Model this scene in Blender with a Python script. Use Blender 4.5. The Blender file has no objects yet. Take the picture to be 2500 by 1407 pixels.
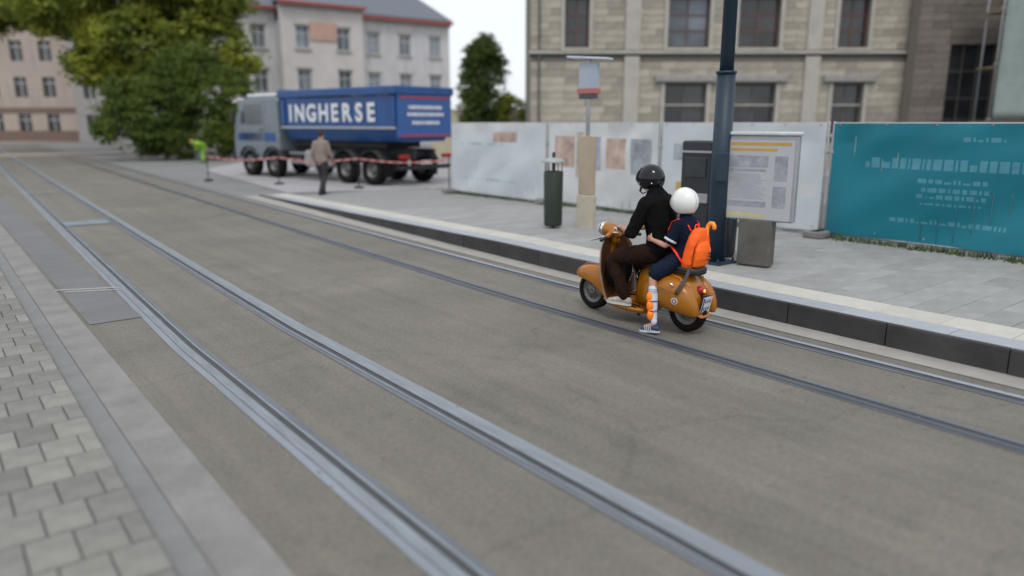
import bpy, math, random
from math import sin, cos, pi, radians, sqrt, atan2
from mathutils import Vector, Matrix, noise
random.seed(7)
S = bpy.context.scene
COL = S.collection

# ------------------------------------------------------------------ camera
cam_d = bpy.data.cameras.new('camera')
cam = bpy.data.objects.new('camera', cam_d)
COL.objects.link(cam)
cam_d.sensor_width = 36.0
cam_d.lens = 36.0 * 1800 / 2500
cam_d.clip_end = 2000
cam_d.clip_start = 0.05
PITCH = math.atan(403.5 / 1800)
YAW = atan2(.62, .785)
cam.location = (0, 0, 2.02)
cam.rotation_euler = (pi / 2 - PITCH, 0, -YAW)
cam_d.dof.use_dof = True
cam_d.dof.focus_distance = 7.55
cam_d.dof.aperture_fstop = 0.45
S.camera = cam

# ------------------------------------------------------------------ sky, sun, exposure (overcast day)
SUN_EL, SUN_AZ = radians(58), radians(215)
world = bpy.data.worlds.new('World')
S.world = world
world.use_nodes = True
wn, wl = world.node_tree.nodes, world.node_tree.links
wn.clear()
w_out = wn.new('ShaderNodeOutputWorld')
w_bg = wn.new('ShaderNodeBackground')
w_sky = wn.new('ShaderNodeTexSky')
w_sky.sky_type = 'NISHITA'
w_sky.sun_disc = False
w_sky.sun_elevation = SUN_EL
w_sky.sun_rotation = SUN_AZ
w_sky.dust_density = 3.0
w_mix = wn.new('ShaderNodeMix'); w_mix.data_type = 'RGBA'
w_mix.inputs[0].default_value = 0.80
w_noise = wn.new('ShaderNodeTexNoise'); w_noise.inputs['Scale'].default_value = 2.2; w_noise.inputs['Detail'].default_value = 5
w_ramp = wn.new('ShaderNodeValToRGB')
w_ramp.color_ramp.elements[0].position = .3; w_ramp.color_ramp.elements[0].color = (9.4, 9.7, 10.1, 1)
w_ramp.color_ramp.elements[1].position = .7; w_ramp.color_ramp.elements[1].color = (10.6, 10.9, 11.3, 1)
w_tc = wn.new('ShaderNodeTexCoord')
wl.new(w_tc.outputs['Generated'], w_noise.inputs['Vector'])
wl.new(w_noise.outputs['Fac'], w_ramp.inputs['Fac'])
wl.new(w_sky.outputs['Color'], w_mix.inputs[6])
wl.new(w_ramp.outputs['Color'], w_mix.inputs[7])
wl.new(w_mix.outputs[2], w_bg.inputs['Color'])
w_bg.inputs['Strength'].default_value = 0.112
wl.new(w_bg.outputs[0], w_out.inputs[0])

sun_d = bpy.data.lights.new('sun', 'SUN')
sun_d.energy = 1.1
sun_d.angle = radians(15)
sun_d.color = (1.0, .97, .92)
sun = bpy.data.objects.new('sun', sun_d)
COL.objects.link(sun)
sun.rotation_euler = (pi / 2 - SUN_EL, 0, pi - SUN_AZ)

S.view_settings.view_transform = 'Standard'
S.view_settings.look = 'None'
S.view_settings.gamma = 1
S.view_settings.exposure = 0.0
S.view_settings.use_curve_mapping = False
S.render.engine = 'CYCLES'
S.cycles.max_bounces = 6
S.cycles.use_denoising = True

# ------------------------------------------------------------------ materials
MATS = {}
def mat(name, col, rough=.7, metal=0., var=.12, scale=6., bump=0., bscale=60., rnd=0., col2=None, spec=.5,
        coat=0., emit=0., stretch=None, fine=0., streak=0.):
    """Principled material: base colour varied by two noise scales, optional fine grain, bump, per-object tone."""
    if name in MATS: return MATS[name]
    m = bpy.data.materials.new(name); m.use_nodes = True
    N, L = m.node_tree.nodes, m.node_tree.links
    b = N['Principled BSDF']
    tc = N.new('ShaderNodeTexCoord')
    vec = tc.outputs['Object']
    if stretch:
        mp = N.new('ShaderNodeMapping'); mp.inputs['Scale'].default_value = stretch
        L.new(vec, mp.inputs['Vector']); vec = mp.outputs[0]
    n1 = N.new('ShaderNodeTexNoise'); n1.inputs['Scale'].default_value = scale; n1.inputs['Detail'].default_value = 6
    n1.inputs['Roughness'].default_value = .62
    L.new(vec, n1.inputs['Vector'])
    mx = N.new('ShaderNodeMix'); mx.data_type = 'RGBA'
    c = Vector(col)
    if col2 is None: a_, b_ = c * (1 - var), c * (1 + var)
    else: a_, b_ = c, Vector(col2)
    mx.inputs[6].default_value = (*a_, 1); mx.inputs[7].default_value = (*b_, 1)
    mr = N.new('ShaderNodeMapRange'); mr.inputs[1].default_value = .32; mr.inputs[2].default_value = .68
    L.new(n1.outputs['Fac'], mr.inputs[0]); L.new(mr.outputs[0], mx.inputs[0])
    out = mx.outputs[2]
    def scaleby(out, sock, lo, hi):
        r = N.new('ShaderNodeMapRange'); r.inputs[3].default_value = lo; r.inputs[4].default_value = hi
        L.new(sock, r.inputs[0])
        h = N.new('ShaderNodeVectorMath'); h.operation = 'SCALE'
        L.new(out, h.inputs[0]); L.new(r.outputs[0], h.inputs['Scale'])
        return h.outputs[0]
    if streak:               # long faint wheel and drip lines along the street
        ms = N.new('ShaderNodeMapping'); ms.inputs['Scale'].default_value = (5, .12, 1)
        L.new(tc.outputs['Object'], ms.inputs['Vector'])
        ns = N.new('ShaderNodeTexNoise'); ns.inputs['Scale'].default_value = 1.3; ns.inputs['Detail'].default_value = 5
        L.new(ms.outputs[0], ns.inputs['Vector']); out = scaleby(out, ns.outputs['Fac'], 1 - streak * 2, 1 + streak * 2)
        vo = N.new('ShaderNodeTexNoise'); vo.inputs['Scale'].default_value = .35; vo.inputs['Detail'].default_value = 8; vo.inputs['Distortion'].default_value = 1.5
        L.new(tc.outputs['Object'], vo.inputs['Vector']); out = scaleby(out, vo.outputs['Fac'], .72, 1.28)
        gr_ = N.new('ShaderNodeTexNoise'); gr_.inputs['Scale'].default_value = 34; gr_.inputs['Detail'].default_value = 2
        L.new(tc.outputs['Object'], gr_.inputs['Vector']); out = scaleby(out, gr_.outputs['Fac'], .70, 1.30)
        # fine crack network and darker stains
        vc = N.new('ShaderNodeTexVoronoi'); vc.feature = 'DISTANCE_TO_EDGE'; vc.inputs['Scale'].default_value = .28
        dn = N.new('ShaderNodeTexNoise'); dn.inputs['Scale'].default_value = 2.5; dn.inputs['Detail'].default_value = 5
        L.new(tc.outputs['Object'], dn.inputs['Vector'])
        ad = N.new('ShaderNodeMix'); ad.data_type = 'RGBA'; ad.blend_type = 'LINEAR_LIGHT'; ad.inputs[0].default_value = .25
        L.new(tc.outputs['Object'], ad.inputs[6]); L.new(dn.outputs['Color'], ad.inputs[7]); L.new(ad.outputs[2], vc.inputs['Vector'])
        cm = N.new('ShaderNodeMapRange'); cm.inputs[1].default_value = .0; cm.inputs[2].default_value = .010; cm.inputs[3].default_value = .86; cm.inputs[4].default_value = 1.
        L.new(vc.outputs['Distance'], cm.inputs[0])
        hh = N.new('ShaderNodeVectorMath'); hh.operation = 'SCALE'; L.new(out, hh.inputs[0]); L.new(cm.outputs[0], hh.inputs['Scale']); out = hh.outputs[0]
        sn_ = N.new('ShaderNodeTexNoise'); sn_.inputs['Scale'].default_value = 1.1; sn_.inputs['Detail'].default_value = 7; sn_.inputs['Roughness'].default_value = .7
        L.new(tc.outputs['Object'], sn_.inputs['Vector'])
        sm_ = N.new('ShaderNodeMapRange'); sm_.inputs[1].default_value = .56; sm_.inputs[2].default_value = .70; sm_.inputs[3].default_value = 1.; sm_.inputs[4].default_value = .80
        L.new(sn_.outputs['Fac'], sm_.inputs[0])
        h2 = N.new('ShaderNodeVectorMath'); h2.operation = 'SCALE'; L.new(out, h2.inputs[0]); L.new(sm_.outputs[0], h2.inputs['Scale']); out = h2.outputs[0]
    if rnd:
        oi = N.new('ShaderNodeObjectInfo')
        out = scaleby(out, oi.outputs['Random'], 1 - rnd, 1 + rnd)
    if fine:
        nf = N.new('ShaderNodeTexNoise'); nf.inputs['Scale'].default_value = bscale * 1.5; nf.inputs['Detail'].default_value = 3
        L.new(tc.outputs['Object'], nf.inputs['Vector'])
        out = scaleby(out, nf.outputs['Fac'], 1 - fine, 1 + fine)
    L.new(out, b.inputs['Base Color'])
    b.inputs['Metallic'].default_value = metal
    b.inputs['Specular IOR Level'].default_value = spec
    rr = N.new('ShaderNodeMapRange'); rr.inputs[3].default_value = max(.02, rough - .08); rr.inputs[4].default_value = min(1, rough + .08)
    L.new(n1.outputs['Fac'], rr.inputs[0]); L.new(rr.outputs[0], b.inputs['Roughness'])
    if coat:
        b.inputs['Coat Weight'].default_value = coat; b.inputs['Coat Roughness'].default_value = .06
    if bump:
        nb = N.new('ShaderNodeTexNoise'); nb.inputs['Scale'].default_value = bscale; nb.inputs['Detail'].default_value = 5
        L.new(tc.outputs['Object'], nb.inputs['Vector'])
        bp = N.new('ShaderNodeBump'); bp.inputs['Strength'].default_value = bump; bp.inputs['Distance'].default_value = .01
        L.new(nb.outputs['Fac'], bp.inputs['Height']); L.new(bp.outputs[0], b.inputs['Normal'])
    if emit:
        b.inputs['Emission Color'].default_value = (*col, 1); b.inputs['Emission Strength'].default_value = emit
    MATS[name] = m
    return m

def glass(name, col=(.03, .035, .04), rough=.08):
    return mat(name, col, rough=rough, var=.5, scale=.8, spec=.7, rnd=.45)

# ------------------------------------------------------------------ mesh helpers
class MB:
    def __init__(s): s.v = []; s.f = []; s.m = []; s.sm = []
    def add(s, vs, fs, mi=0, smooth=False):
        o = len(s.v); s.v += [tuple(v) for v in vs]
        for f in fs: s.f.append(tuple(i + o for i in f)); s.m.append(mi); s.sm.append(smooth)
        return s
    def box(s, c, d, R=None, mi=0, bev=0.):
        hx, hy, hz = d[0] / 2, d[1] / 2, d[2] / 2
        if bev:
            b = min(bev, hx * .9, hy * .9, hz * .9)
            vs = []
            for z, k in ((-hz, b), (-hz + b, 0), (hz - b, 0), (hz, b)):
                X, Y = hx - k, hy - k
                q = b * .6
                vs += [(-X + q, -Y, z), (X - q, -Y, z), (X, -Y + q, z), (X, Y - q, z), (X - q, Y, z), (-X + q, Y, z), (-X, Y - q, z), (-X, -Y + q, z)]
            fs = [tuple(range(7, -1, -1)), tuple(range(24, 32))]
            for r in range(3):
                for i in range(8):
                    j = (i + 1) % 8; fs.append((r * 8 + i, r * 8 + j, r * 8 + 8 + j, r * 8 + 8 + i))
        else:
            vs = [(x * hx, y * hy, z * hz) for z in (-1, 1) for y in (-1, 1) for x in (-1, 1)]
            fs = [(0, 2, 3, 1), (4, 5, 7, 6), (0, 1, 5, 4), (2, 6, 7, 3), (0, 4, 6, 2), (1, 3, 7, 5)]
        c = Vector(c)
        vs = [((R @ Vector(v)) if R else Vector(v)) + c for v in vs]
        return s.add(vs, fs, mi)
    def loft(s, rings, caps=True, mi=0, smooth=True, closed=True):
        n = len(rings[0]); vs = [p for r in rings for p in r]; fs = []
        for k in range(len(rings) - 1):
            for i in range(n if closed else n - 1):
                j = (i + 1) % n
                fs.append((k * n + i, k * n + j, (k + 1) * n + j, (k + 1) * n + i))
        if caps:
            fs.append(tuple(range(n - 1, -1, -1))); fs.append(tuple((len(rings) - 1) * n + i for i in range(n)))
        return s.add(vs, fs, mi, smooth)
    def tube(s, pts, rad, n=10, mi=0, lat=None, round_ends=True, smooth=True):
        """pts: centres; rad: number, or list of numbers / (lateral, depth) pairs."""
        pts = [Vector(p) for p in pts]
        if not isinstance(rad, (list, tuple)): rad = [rad] * len(pts)
        rad = [(r, r) if not isinstance(r, (list, tuple)) else r for r in rad]
        T = []
        for i in range(len(pts)):
            a = pts[max(i - 1, 0)]; b = pts[min(i + 1, len(pts) - 1)]
            T.append((b - a).normalized())
        L0 = Vector(lat) if lat else (Vector((0, 0, 1)) if abs(T[0].z) < .9 else Vector((1, 0, 0)))
        P, Rr, TT = list(pts), list(rad), list(T)
        if round_ends:
            a0, b0 = rad[0]; m = min(a0, b0)
            pre = [(pts[0] - T[0] * m * sin(t), (a0 * cos(t), b0 * cos(t)), T[0]) for t in (1.35, 1.0, .55)]
            a1, b1 = rad[-1]; m1 = min(a1, b1)
            post = [(pts[-1] + T[-1] * m1 * sin(t), (a1 * cos(t), b1 * cos(t)), T[-1]) for t in (.55, 1.0, 1.35)]
            P = [q[0] for q in pre] + P + [q[0] for q in post]
            Rr = [q[1] for q in pre] + Rr + [q[1] for q in post]
            TT = [q[2] for q in pre] + TT + [q[2] for q in post]
        rings = []; l = L0
        for p, (a, b), t in zip(P, Rr, TT):
            q = (L0 if lat else l); l = q - t * q.dot(t)
            if l.length < 1e-4: l = t.orthogonal()
            l.normalize(); nn = t.cross(l)
            rings.append([p + l * a * cos(2 * pi * i / n) + nn * b * sin(2 * pi * i / n) for i in range(n)])
        return s.loft(rings, True, mi, smooth)
    def revolve(s, prof, centre, axis='x', n=28, mi=0, a0=0., a1=2 * pi, smooth=True):
        """prof: list of (radius, axial). closed profile loop."""
        c = Vector(centre); rings = []; full = abs(a1 - a0 - 2 * pi) < 1e-6
        m = n if full else n + 1
        for k in range(m):
            t = a0 + (a1 - a0) * k / n
            rr = []
            for r, h in prof:
                if axis == 'x': rr.append(c + Vector((h, r * cos(t), r * sin(t))))
                elif axis == 'y': rr.append(c + Vector((r * cos(t), h, r * sin(t))))
                else: rr.append(c + Vector((r * cos(t), r * sin(t), h)))
            rings.append(rr)
        if full: rings.append(rings[0])
        return s.loft(rings, False, mi, smooth)
    def ell(s, c, r, n=16, m=10, mi=0, R=None):
        rings = []
        for k in range(m + 1):
            t = -pi / 2 + pi * k / m; t = max(-pi / 2 + .04, min(pi / 2 - .04, t))
            rr = []
            for i in range(n):
                v = Vector((r[0] * cos(t) * cos(2 * pi * i / n), r[1] * cos(t) * sin(2 * pi * i / n), r[2] * sin(t)))
                rr.append((R @ v if R else v) + Vector(c))
            rings.append(rr)
        return s.loft(rings, True, mi, True)
    def mesh(s, name, mats):
        me = bpy.data.meshes.new(name)
        me.from_pydata(s.v, [], s.f)
        for m in (mats if isinstance(mats, (list, tuple)) else [mats]): me.materials.append(m)
        me.polygons.foreach_set('material_index', s.m)
        me.polygons.foreach_set('use_smooth', s.sm)
        me.update()
        return me

def tag(o, label=None, cat=None, group=None, kind=None):
    if label: o['label'] = label
    if cat: o['category'] = cat
    if group: o['group'] = group
    if kind: o['kind'] = kind
    return o

def put(name, mb, mats, parent=None, loc=None, **kw):
    me = mb.mesh(name, mats) if isinstance(mb, MB) else mb
    o = bpy.data.objects.new(name, me); COL.objects.link(o)
    if parent: o.parent = parent
    if loc: o.location = loc
    return tag(o, **kw)

def empty(name, loc=(0, 0, 0), rz=0., **kw):
    o = bpy.data.objects.new(name, None); COL.objects.link(o)
    o.location = loc; o.rotation_euler = (0, 0, rz); o.empty_display_size = .2
    return tag(o, **kw)

def copy_tree(o, parent=None, loc=None, rz=None):
    c = o.copy(); COL.objects.link(c)
    if parent: c.parent = parent
    if loc is not None: c.location = loc
    if rz is not None: c.rotation_euler = (0, 0, rz)
    for ch in list(o.children): copy_tree(ch, c)
    return c

def solid(o, t, offset=0.):
    m = o.modifiers.new('thickness', 'SOLIDIFY'); m.thickness = t; m.offset = offset
    return o
def bevel(o, w, seg=2):
    m = o.modifiers.new('bevel', 'BEVEL'); m.width = w; m.segments = seg; m.limit_method = 'ANGLE'
    return o
def subd(o, n=1):
    m = o.modifiers.new('subd', 'SUBSURF'); m.levels = n; m.render_levels = n
    return o
def remeshed(name, mb, mats, voxel, fold=0., fscale=(9, 9, 5), smooth=4, parent=None, seed=0., **kw):
    """union of overlapping closed shapes as one continuous smooth surface, with optional cloth folds"""
    me = mb.mesh(name + '_src', mats)
    t = bpy.data.objects.new('tmp', me); COL.objects.link(t)
    r = t.modifiers.new('r', 'REMESH'); r.mode = 'VOXEL'; r.voxel_size = voxel; r.use_smooth_shade = True
    sm = t.modifiers.new('s', 'SMOOTH'); sm.factor = .5; sm.iterations = smooth
    dg = bpy.context.evaluated_depsgraph_get(); dg.update()
    out = bpy.data.meshes.new_from_object(t.evaluated_get(dg))
    bpy.data.objects.remove(t); bpy.data.meshes.remove(me)
    out.name = name
    if fold:
        sc = Vector(fscale); sh = Vector((seed, seed * 2.3, -seed))
        new = []
        for v in out.vertices:
            p = Vector((v.co.x * sc.x, v.co.y * sc.y, v.co.z * sc.z)) + sh
            a = noise.noise(p); b = noise.noise(p * 2.3)
            h = (1 - abs(a) * 2) * .6 + b * .4
            new.append(v.co + v.normal * fold * h)
        for v, c in zip(out.vertices, new): v.co = c
    out.materials.clear()
    for m in (mats if isinstance(mats, (list, tuple)) else [mats]): out.materials.append(m)
    for p in out.polygons: p.use_smooth = True
    o = bpy.data.objects.new(name, out); COL.objects.link(o)
    if parent: o.parent = parent
    return tag(o, **kw)

def lerp(a, b, t): return a + (b - a) * t

# ================================================================== GROUND AND ROAD
M_concrete = mat('worn_roadway_concrete', (.158, .146, .124), rough=.80, var=.10, scale=.9, bump=.35, bscale=70, fine=.42, streak=.12)
M_asphalt = mat('street_asphalt', (.200, .199, .198), rough=.85, var=.13, scale=.5, bump=.3, bscale=55, fine=.25)
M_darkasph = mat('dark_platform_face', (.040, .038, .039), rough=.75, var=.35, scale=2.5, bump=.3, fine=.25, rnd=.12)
M_paver = mat('grey_platform_paver', (.285, .288, .283), rough=.8, var=.1, scale=4, bump=.25, bscale=80, rnd=.1, fine=.2)
M_paverL = mat('greenish_pavement_slab', (.205, .200, .184), rough=.85, var=.18, scale=5, bump=.4, bscale=80, rnd=.20, fine=.2)
M_kerb = mat('blue_grey_kerb_stone', (.33, .355, .385), rough=.65, var=.08, scale=8, bump=.15, rnd=.06, fine=.15)
M_pale = mat('pale_tactile_concrete', (.48, .465, .42), rough=.75, var=.07, scale=6, bump=.15, rnd=.05, fine=.12)
M_edge = mat('pale_concrete_edge', (.32, .31, .285), rough=.8, var=.1, scale=3, bump=.2, fine=.2)
M_joint = mat('dark_mortar_joint', (.125, .12, .108), rough=.95, var=.2, scale=10)
M_joint2 = mat('light_mortar_joint', (.13, .13, .12), rough=.95, var=.2, scale=10)
M_gran = mat('light_granite_strip', (.212, .206, .198), rough=.85, var=.2, scale=2.2, bump=.3, fine=.25)

def road_shift(Y):            # the tracks and the kerb bear gently to the right beyond the stop
    return 0. if Y < 7 else .028 * (Y - 7) ** 1.05

def strip(name, x0, x1, z, y0, y1, m, step=1., follow=True, **kw):
    mb = MB(); n = max(2, int((y1 - y0) / step)); vs = []; fs = []
    for i in range(n + 1):
        y = lerp(y0, y1, i / n); s = road_shift(y) if follow else 0
        vs += [(x0 + s, y, z), (x1 + s, y, z)]
    for i in range(n): fs.append((2 * i, 2 * i + 1, 2 * i + 3, 2 * i + 2))
    mb.add(vs, fs)
    return put(name, mb, m, **kw)

g = MB(); g.add([(-700, -700, -.012), (700, -700, -.012), (700, 700, -.012), (-700, 700, -.012)], [(0, 1, 2, 3)])
put('ground', g, M_asphalt, kind='structure')
strip('road', .62, 6.46, -.004, -6, 85, M_concrete, kind='structure')
edge = strip('kerb_line', 6.465, 7.25, 0.0, -6, 21, M_edge, kind='structure')
# bluish stripe of fine asphalt between footway and track, then a light stone strip
strip('gutter', .665, .80, 0.0, -3, 70, mat('blue_grey_gutter', (.185, .186, .186), rough=.8, var=.12, scale=3, fine=.2, bump=.2), kind='structure', follow=False)
strip('stone_strip', .805, 1.08, 0.004, -3, 70, M_gran, kind='structure', follow=False)
# worn darker wheel band left of the first rail in the far stretch
strip('asphalt_patch', 1.12, 1.62, 0.002, 8.4, 27, mat('dark_patch_asphalt', (.150, .152, .156), rough=.8, var=.14, scale=1.2, bump=.3, fine=.25), kind='structure', follow=False)

# unit slab shared by alike pieces
def slab_mesh(name, sx, sy, h, m, b=.006):
    mb = MB(); mb.box((0, 0, -h / 2), (sx, sy, h), bev=b)
    return mb.mesh(name, m)
def piece(name, me, parent, loc, rz=0., jit=.0):
    o = bpy.data.objects.new(name, me); COL.objects.link(o); o.parent = parent
    o.location = (loc[0], loc[1], loc[2] + random.uniform(-jit, jit))
    o.rotation_euler = (random.uniform(-jit, jit) * 1.5, random.uniform(-jit, jit) * 1.5, rz + random.uniform(-1, 1) * jit)
    return o

# --- left footway: slabs laid in rows across
foot = MB(); foot.box((-4.67, 12, -.02), (10.66, 40, .04))
footway = put('pavement', foot, M_joint, kind='structure')
sl = slab_mesh('paving_slab', .205, .312, .05, M_paverL)
y = 2.2; row = 0
while y < 15.6:
    off = .2 * (row % 2)
    for k in range(7):
        x = .655 - .1025 - .211 * k
        if row % 2: x -= .1055
        if row % 2 and k == 0: piece('paving_slab', sl, footway, (.603, y, .034), jit=.002).scale.x = .48
        piece('paving_slab', sl, footway, (x, y, .034), jit=.002)
    y += .324; row += 1
mb = MB(); yy = y
while yy < 40:
    for k in range(9):
        mb.box((.655 - .1025 - .213 * k, yy, .01), (.205, .312, .045), bev=.005)
    yy += .324
put('far_paving_slab', mb, M_paverL, footway, kind='stuff')

# --- rails
M_steel = mat('worn_rail_steel', (.25, .28, .305), rough=.48, metal=.45, var=.22, scale=5, stretch=(9, .5, 1), fine=.12)
M_groove = mat('dark_flange_groove', (.055, .06, .068), rough=.7, var=.2)
M_fill = mat('bitumen_rail_joint', (.125, .140, .160), rough=.6, var=.2, scale=3, stretch=(3, .4, 1), fine=.15)
M_fill2 = mat('grey_rail_bed_concrete', (.21, .238, .27), rough=.55, var=.14, scale=3, stretch=(3, .4, 1), fine=.15)
M_rust = mat('dark_dull_rail_steel', (.10, .112, .13), rough=.5, metal=.4, var=.25, scale=5, stretch=(9, .5, 1), fine=.12)
M_bright = mat('polished_rail_steel', (.46, .50, .56), rough=.4, metal=.6, var=.12, scale=5, stretch=(9, .5, 1))
def rail(X, side, label, worn, ST=None):
    ST = ST or M_steel
    t = empty('tram_rail', (X, 3, 0), label=label, cat='tram rail', group='rails set flush in the roadway')
    def run(name, a, b, z, m, y1=84):
        o = strip(name, X + a, X + b, z, -5, y1, m, step=.5)
        o.parent = t; o.matrix_parent_inverse = Matrix.Translation((-X, -3, 0))
    s = side
    def band(name, a, b, z, m): run(name, min(s * a, s * b), max(s * a, s * b), z, m)
    # a = distance from the running edge towards the outside (positive) / inside (negative)
    band('joint_filler', .075 if worn else .058, .135 if worn else .088, .001, M_fill2 if worn else M_fill)
    band('rail_head', .0, .075 if worn else .058, .006, ST)
    band('flange_groove', -.046, -.001, -.001, M_groove)
    band('guard_lip', -.068, -.047, .004, M_steel if worn else M_rust)
    band('joint_filler', -.115, -.069, .001, M_fill)
rail(1.70, -1, 'grooved tram rail nearest the slabbed footway, beside the light stone strip', True)
rail(2.70, 1, 'second grooved tram rail from the footway, bright worn rail crossing the foreground', True)
rail(5.24, -1, 'dark grooved tram rail running just left of the scooter wheels', False, M_rust)
rail(6.22, 1, 'narrow bright tram rail between the scooter and the platform edge', False, M_bright)

# --- platform: dark vertical face, blue kerb stones, pale tactile strip, pavers
def ph(Y):                    # platform height, ramping down to the street at its far end
    return .22 if Y < 9 else .22 - .19 * min(1, (Y - 9) / 12)
def px_(Y): return 6.80 + (0 if Y < 7 else .032 * (Y - 7) ** 1.12)
XF = 11.28
mb = MB(); vs = []; fs = []
ys = [-6 + i * 1. for i in range(29)]
for Y in ys:
    x = px_(Y); h = ph(Y) - .045
    vs += [(x, Y, -.02), (x, Y, h), (XF + 5, Y, h), (XF + 5, Y, -.02)]
for i in range(len(ys) - 1):
    for a in (0, 1, 2): fs.append((4 * i + a, 4 * i + 4 + a, 4 * i + 5 + a, 4 * i + 1 + a))
fs += [(0, 1, 2, 3), tuple(4 * (len(ys) - 1) + a for a in (3, 2, 1, 0))]
mb.add(vs, fs)
platform = put('platform', mb, M_joint2, kind='structure')
random.seed(21)
Yf = -3.0
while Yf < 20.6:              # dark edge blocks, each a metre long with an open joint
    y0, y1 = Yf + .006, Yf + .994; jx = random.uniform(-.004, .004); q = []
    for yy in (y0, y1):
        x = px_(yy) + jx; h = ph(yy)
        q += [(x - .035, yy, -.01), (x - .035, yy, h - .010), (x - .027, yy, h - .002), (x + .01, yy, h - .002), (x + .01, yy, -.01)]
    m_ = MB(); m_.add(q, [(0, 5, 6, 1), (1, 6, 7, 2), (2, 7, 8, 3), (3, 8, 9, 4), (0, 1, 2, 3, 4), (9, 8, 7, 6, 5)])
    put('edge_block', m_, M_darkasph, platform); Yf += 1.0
def row_of(name, m, x0, w, ln, y0, y1, gap=.006, jit=.0015, hh=.06):
    me = slab_mesh(name, w - gap, ln - gap, hh, m)
    Y = y0 + ln / 2
    while Y < y1:
        o = piece(name, me, platform, (px_(Y) + x0 + w / 2, Y, ph(Y)), jit=jit)
        sl_ = (ph(Y + .4) - ph(Y - .4)) / .8; o.rotation_euler.x = math.atan(sl_)
        o.rotation_euler.z = -math.atan((px_(Y + .4) - px_(Y - .4)) / .8)
        Y += ln
row_of('kerb_stone', M_kerb, 0.012, .29, 1.0, -1.5, 20.5)
row_of('tactile_slab', M_pale, .305, .42, .6, -1.5, 20.5)
pm = slab_mesh('paver', .594, .294, .06, M_paver)
Y = -.4; n = 0; row = 0
cells = []; half = []
Yc = 0.
while Yc < 20:
    for k in range(7):
        x = 7.56 + .3 + .6 * k + (.3 if row % 2 else 0) - .02
        if x < XF + .25: cells.append((x, Yc))
    if row % 2: half.append((7.56 + .15 - .02, Yc))
    Yc += .3; row += 1
cells.sort(key=lambda c: c[0] ** 2 + c[1] ** 2)
near, far_ = cells[:300], cells[300:]
for x, Yc in near:
    piece('paver', pm, platform, (x + px_(Yc) - 6.8, Yc, ph(Yc) - .001), jit=.0015)
hm_ = slab_mesh('half_paver', .294, .294, .06, M_paver)
for x, Yc in half: piece('paver', hm_, platform, (x + px_(Yc) - 6.8, Yc, ph(Yc) - .001), jit=.0015)
mb = MB()
for x, Yc in far_: mb.box((x + px_(Yc) - 6.8, Yc, ph(Yc) - .03), (.594, .294, .06))
for i in range(3):
    for j in range(70): mb.box((7.58 + i * .6 + .28, -.3 - j * .3, .19), (.594, .294, .06))
put('far_paver', mb, M_paver, platform, kind='stuff')
# pavement of the side street beyond the platform
mb = MB(); mb.add([(8.3, 21.2, .006), (30, 14, .006), (42, 40, .006), (16, 44, .006), (9.6, 34, .006)], [(0, 1, 2, 3, 4)])
put('side_street', mb, mat('pale_side_street', (.34, .335, .345), rough=.8, var=.08, scale=.6, fine=.2, bump=.2), kind='structure')
mb = MB(); mb.box((11, 56, .03), (26, 2.4, .09)); mb.box((3, 92, .05), (60, 6, .1))
put('far_pavement', mb, mat('pinkish_far_pavement', (.38, .33, .29), rough=.8, var=.1, scale=.4), kind='structure')

# road furniture on the surface: plates and short marks
M_white = mat('worn_white_paint', (.36, .36, .355), rough=.6, var=.18, scale=30, fine=.2)
def mark(cx, cy, lx, ly, rz, label):
    mb = MB(); mb.box((0, 0, 0), (lx, ly, .004)); 
    o = put('road_marking', mb, M_white, loc=(cx, cy, .007), label=label, cat='road marking', group='short white marks on the roadway')
    o.rotation_euler.z = rz
mark(1.40, 10.28, .72, .05, -.42, 'short white painted dash by the first rail, nearest the camera of the white marks')
mark(1.43, 10.12, .62, .04, -.42, 'thin white painted line just below the near white dash')
mark(2.5, 26.0, 1.2, .14, -.42, 'white dash far up the roadway on the left')
mark(1.0, 27.5, .9, .14, -.42, 'small white dash at the left edge of the far roadway')
t = empty('manhole_cover', (2.49, 17.3, 0), -.02, label='bluish rectangular metal cover set in the roadway between the first two rails', cat='manhole cover')
mb = MB(); mb.box((0, 0, .006), (.84, .72, .006)); put('frame', mb, M_fill, t)
M_blue = mat('bluish_steel_plate', (.20, .26, .31), rough=.55, metal=.3, var=.12, scale=8, bump=.4, bscale=30)
for i in (-1, 1):
    mb = MB(); mb.box((i * .205, 0, .011), (.39, .64, .008), bev=.003); put('cover_plate', mb, M_blue, t)

# scattered small litter-like flecks on the concrete (one print of leaves)
mb = MB()
for i in range(240):
    x, y = random.uniform(.9, 6.3), random.uniform(1.5, 14); a = random.random() * 6.3; r = random.uniform(.008, .02)
    mb.add([(x + r * cos(a), y + r * sin(a), .004), (x - r * .5 * sin(a), y + r * .5 * cos(a), .007), (x - r * cos(a), y - r * sin(a), .004), (x + r * .5 * sin(a), y - r * .5 * cos(a), .005)], [(0, 1, 2, 3)])
put('leaf_litter', mb, mat('dry_leaf_bits', (.22, .17, .09), var=.4, scale=3), kind='stuff', label='tiny dry leaf and grit flecks scattered over the roadway', cat='litter')
# weeds along the fence foot
mb = MB()
for i in range(2600):
    y = random.uniform(2.5, 17.5)
    if noise.noise(Vector((0, y * .5, 3))) < -.18: continue
    x = XF - .1 + px_(y) - 6.8 + random.gauss(0, .07); z0 = ph(y); h = random.uniform(.03, .11); a = random.random() * 6.3
    dx, dy = cos(a) * .012, sin(a) * .012; lx, ly = random.gauss(0, .03), random.gauss(0, .03)
    mb.add([(x - dx, y - dy, z0), (x + dx, y + dy, z0), (x + lx, y + ly, z0 + h)], [(0, 1, 2)])
put('weeds', mb, mat('weed_green', (.055, .09, .025), var=.4, scale=4), kind='stuff', label='green weeds growing along the foot of the banner fence', cat='weeds')

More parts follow.
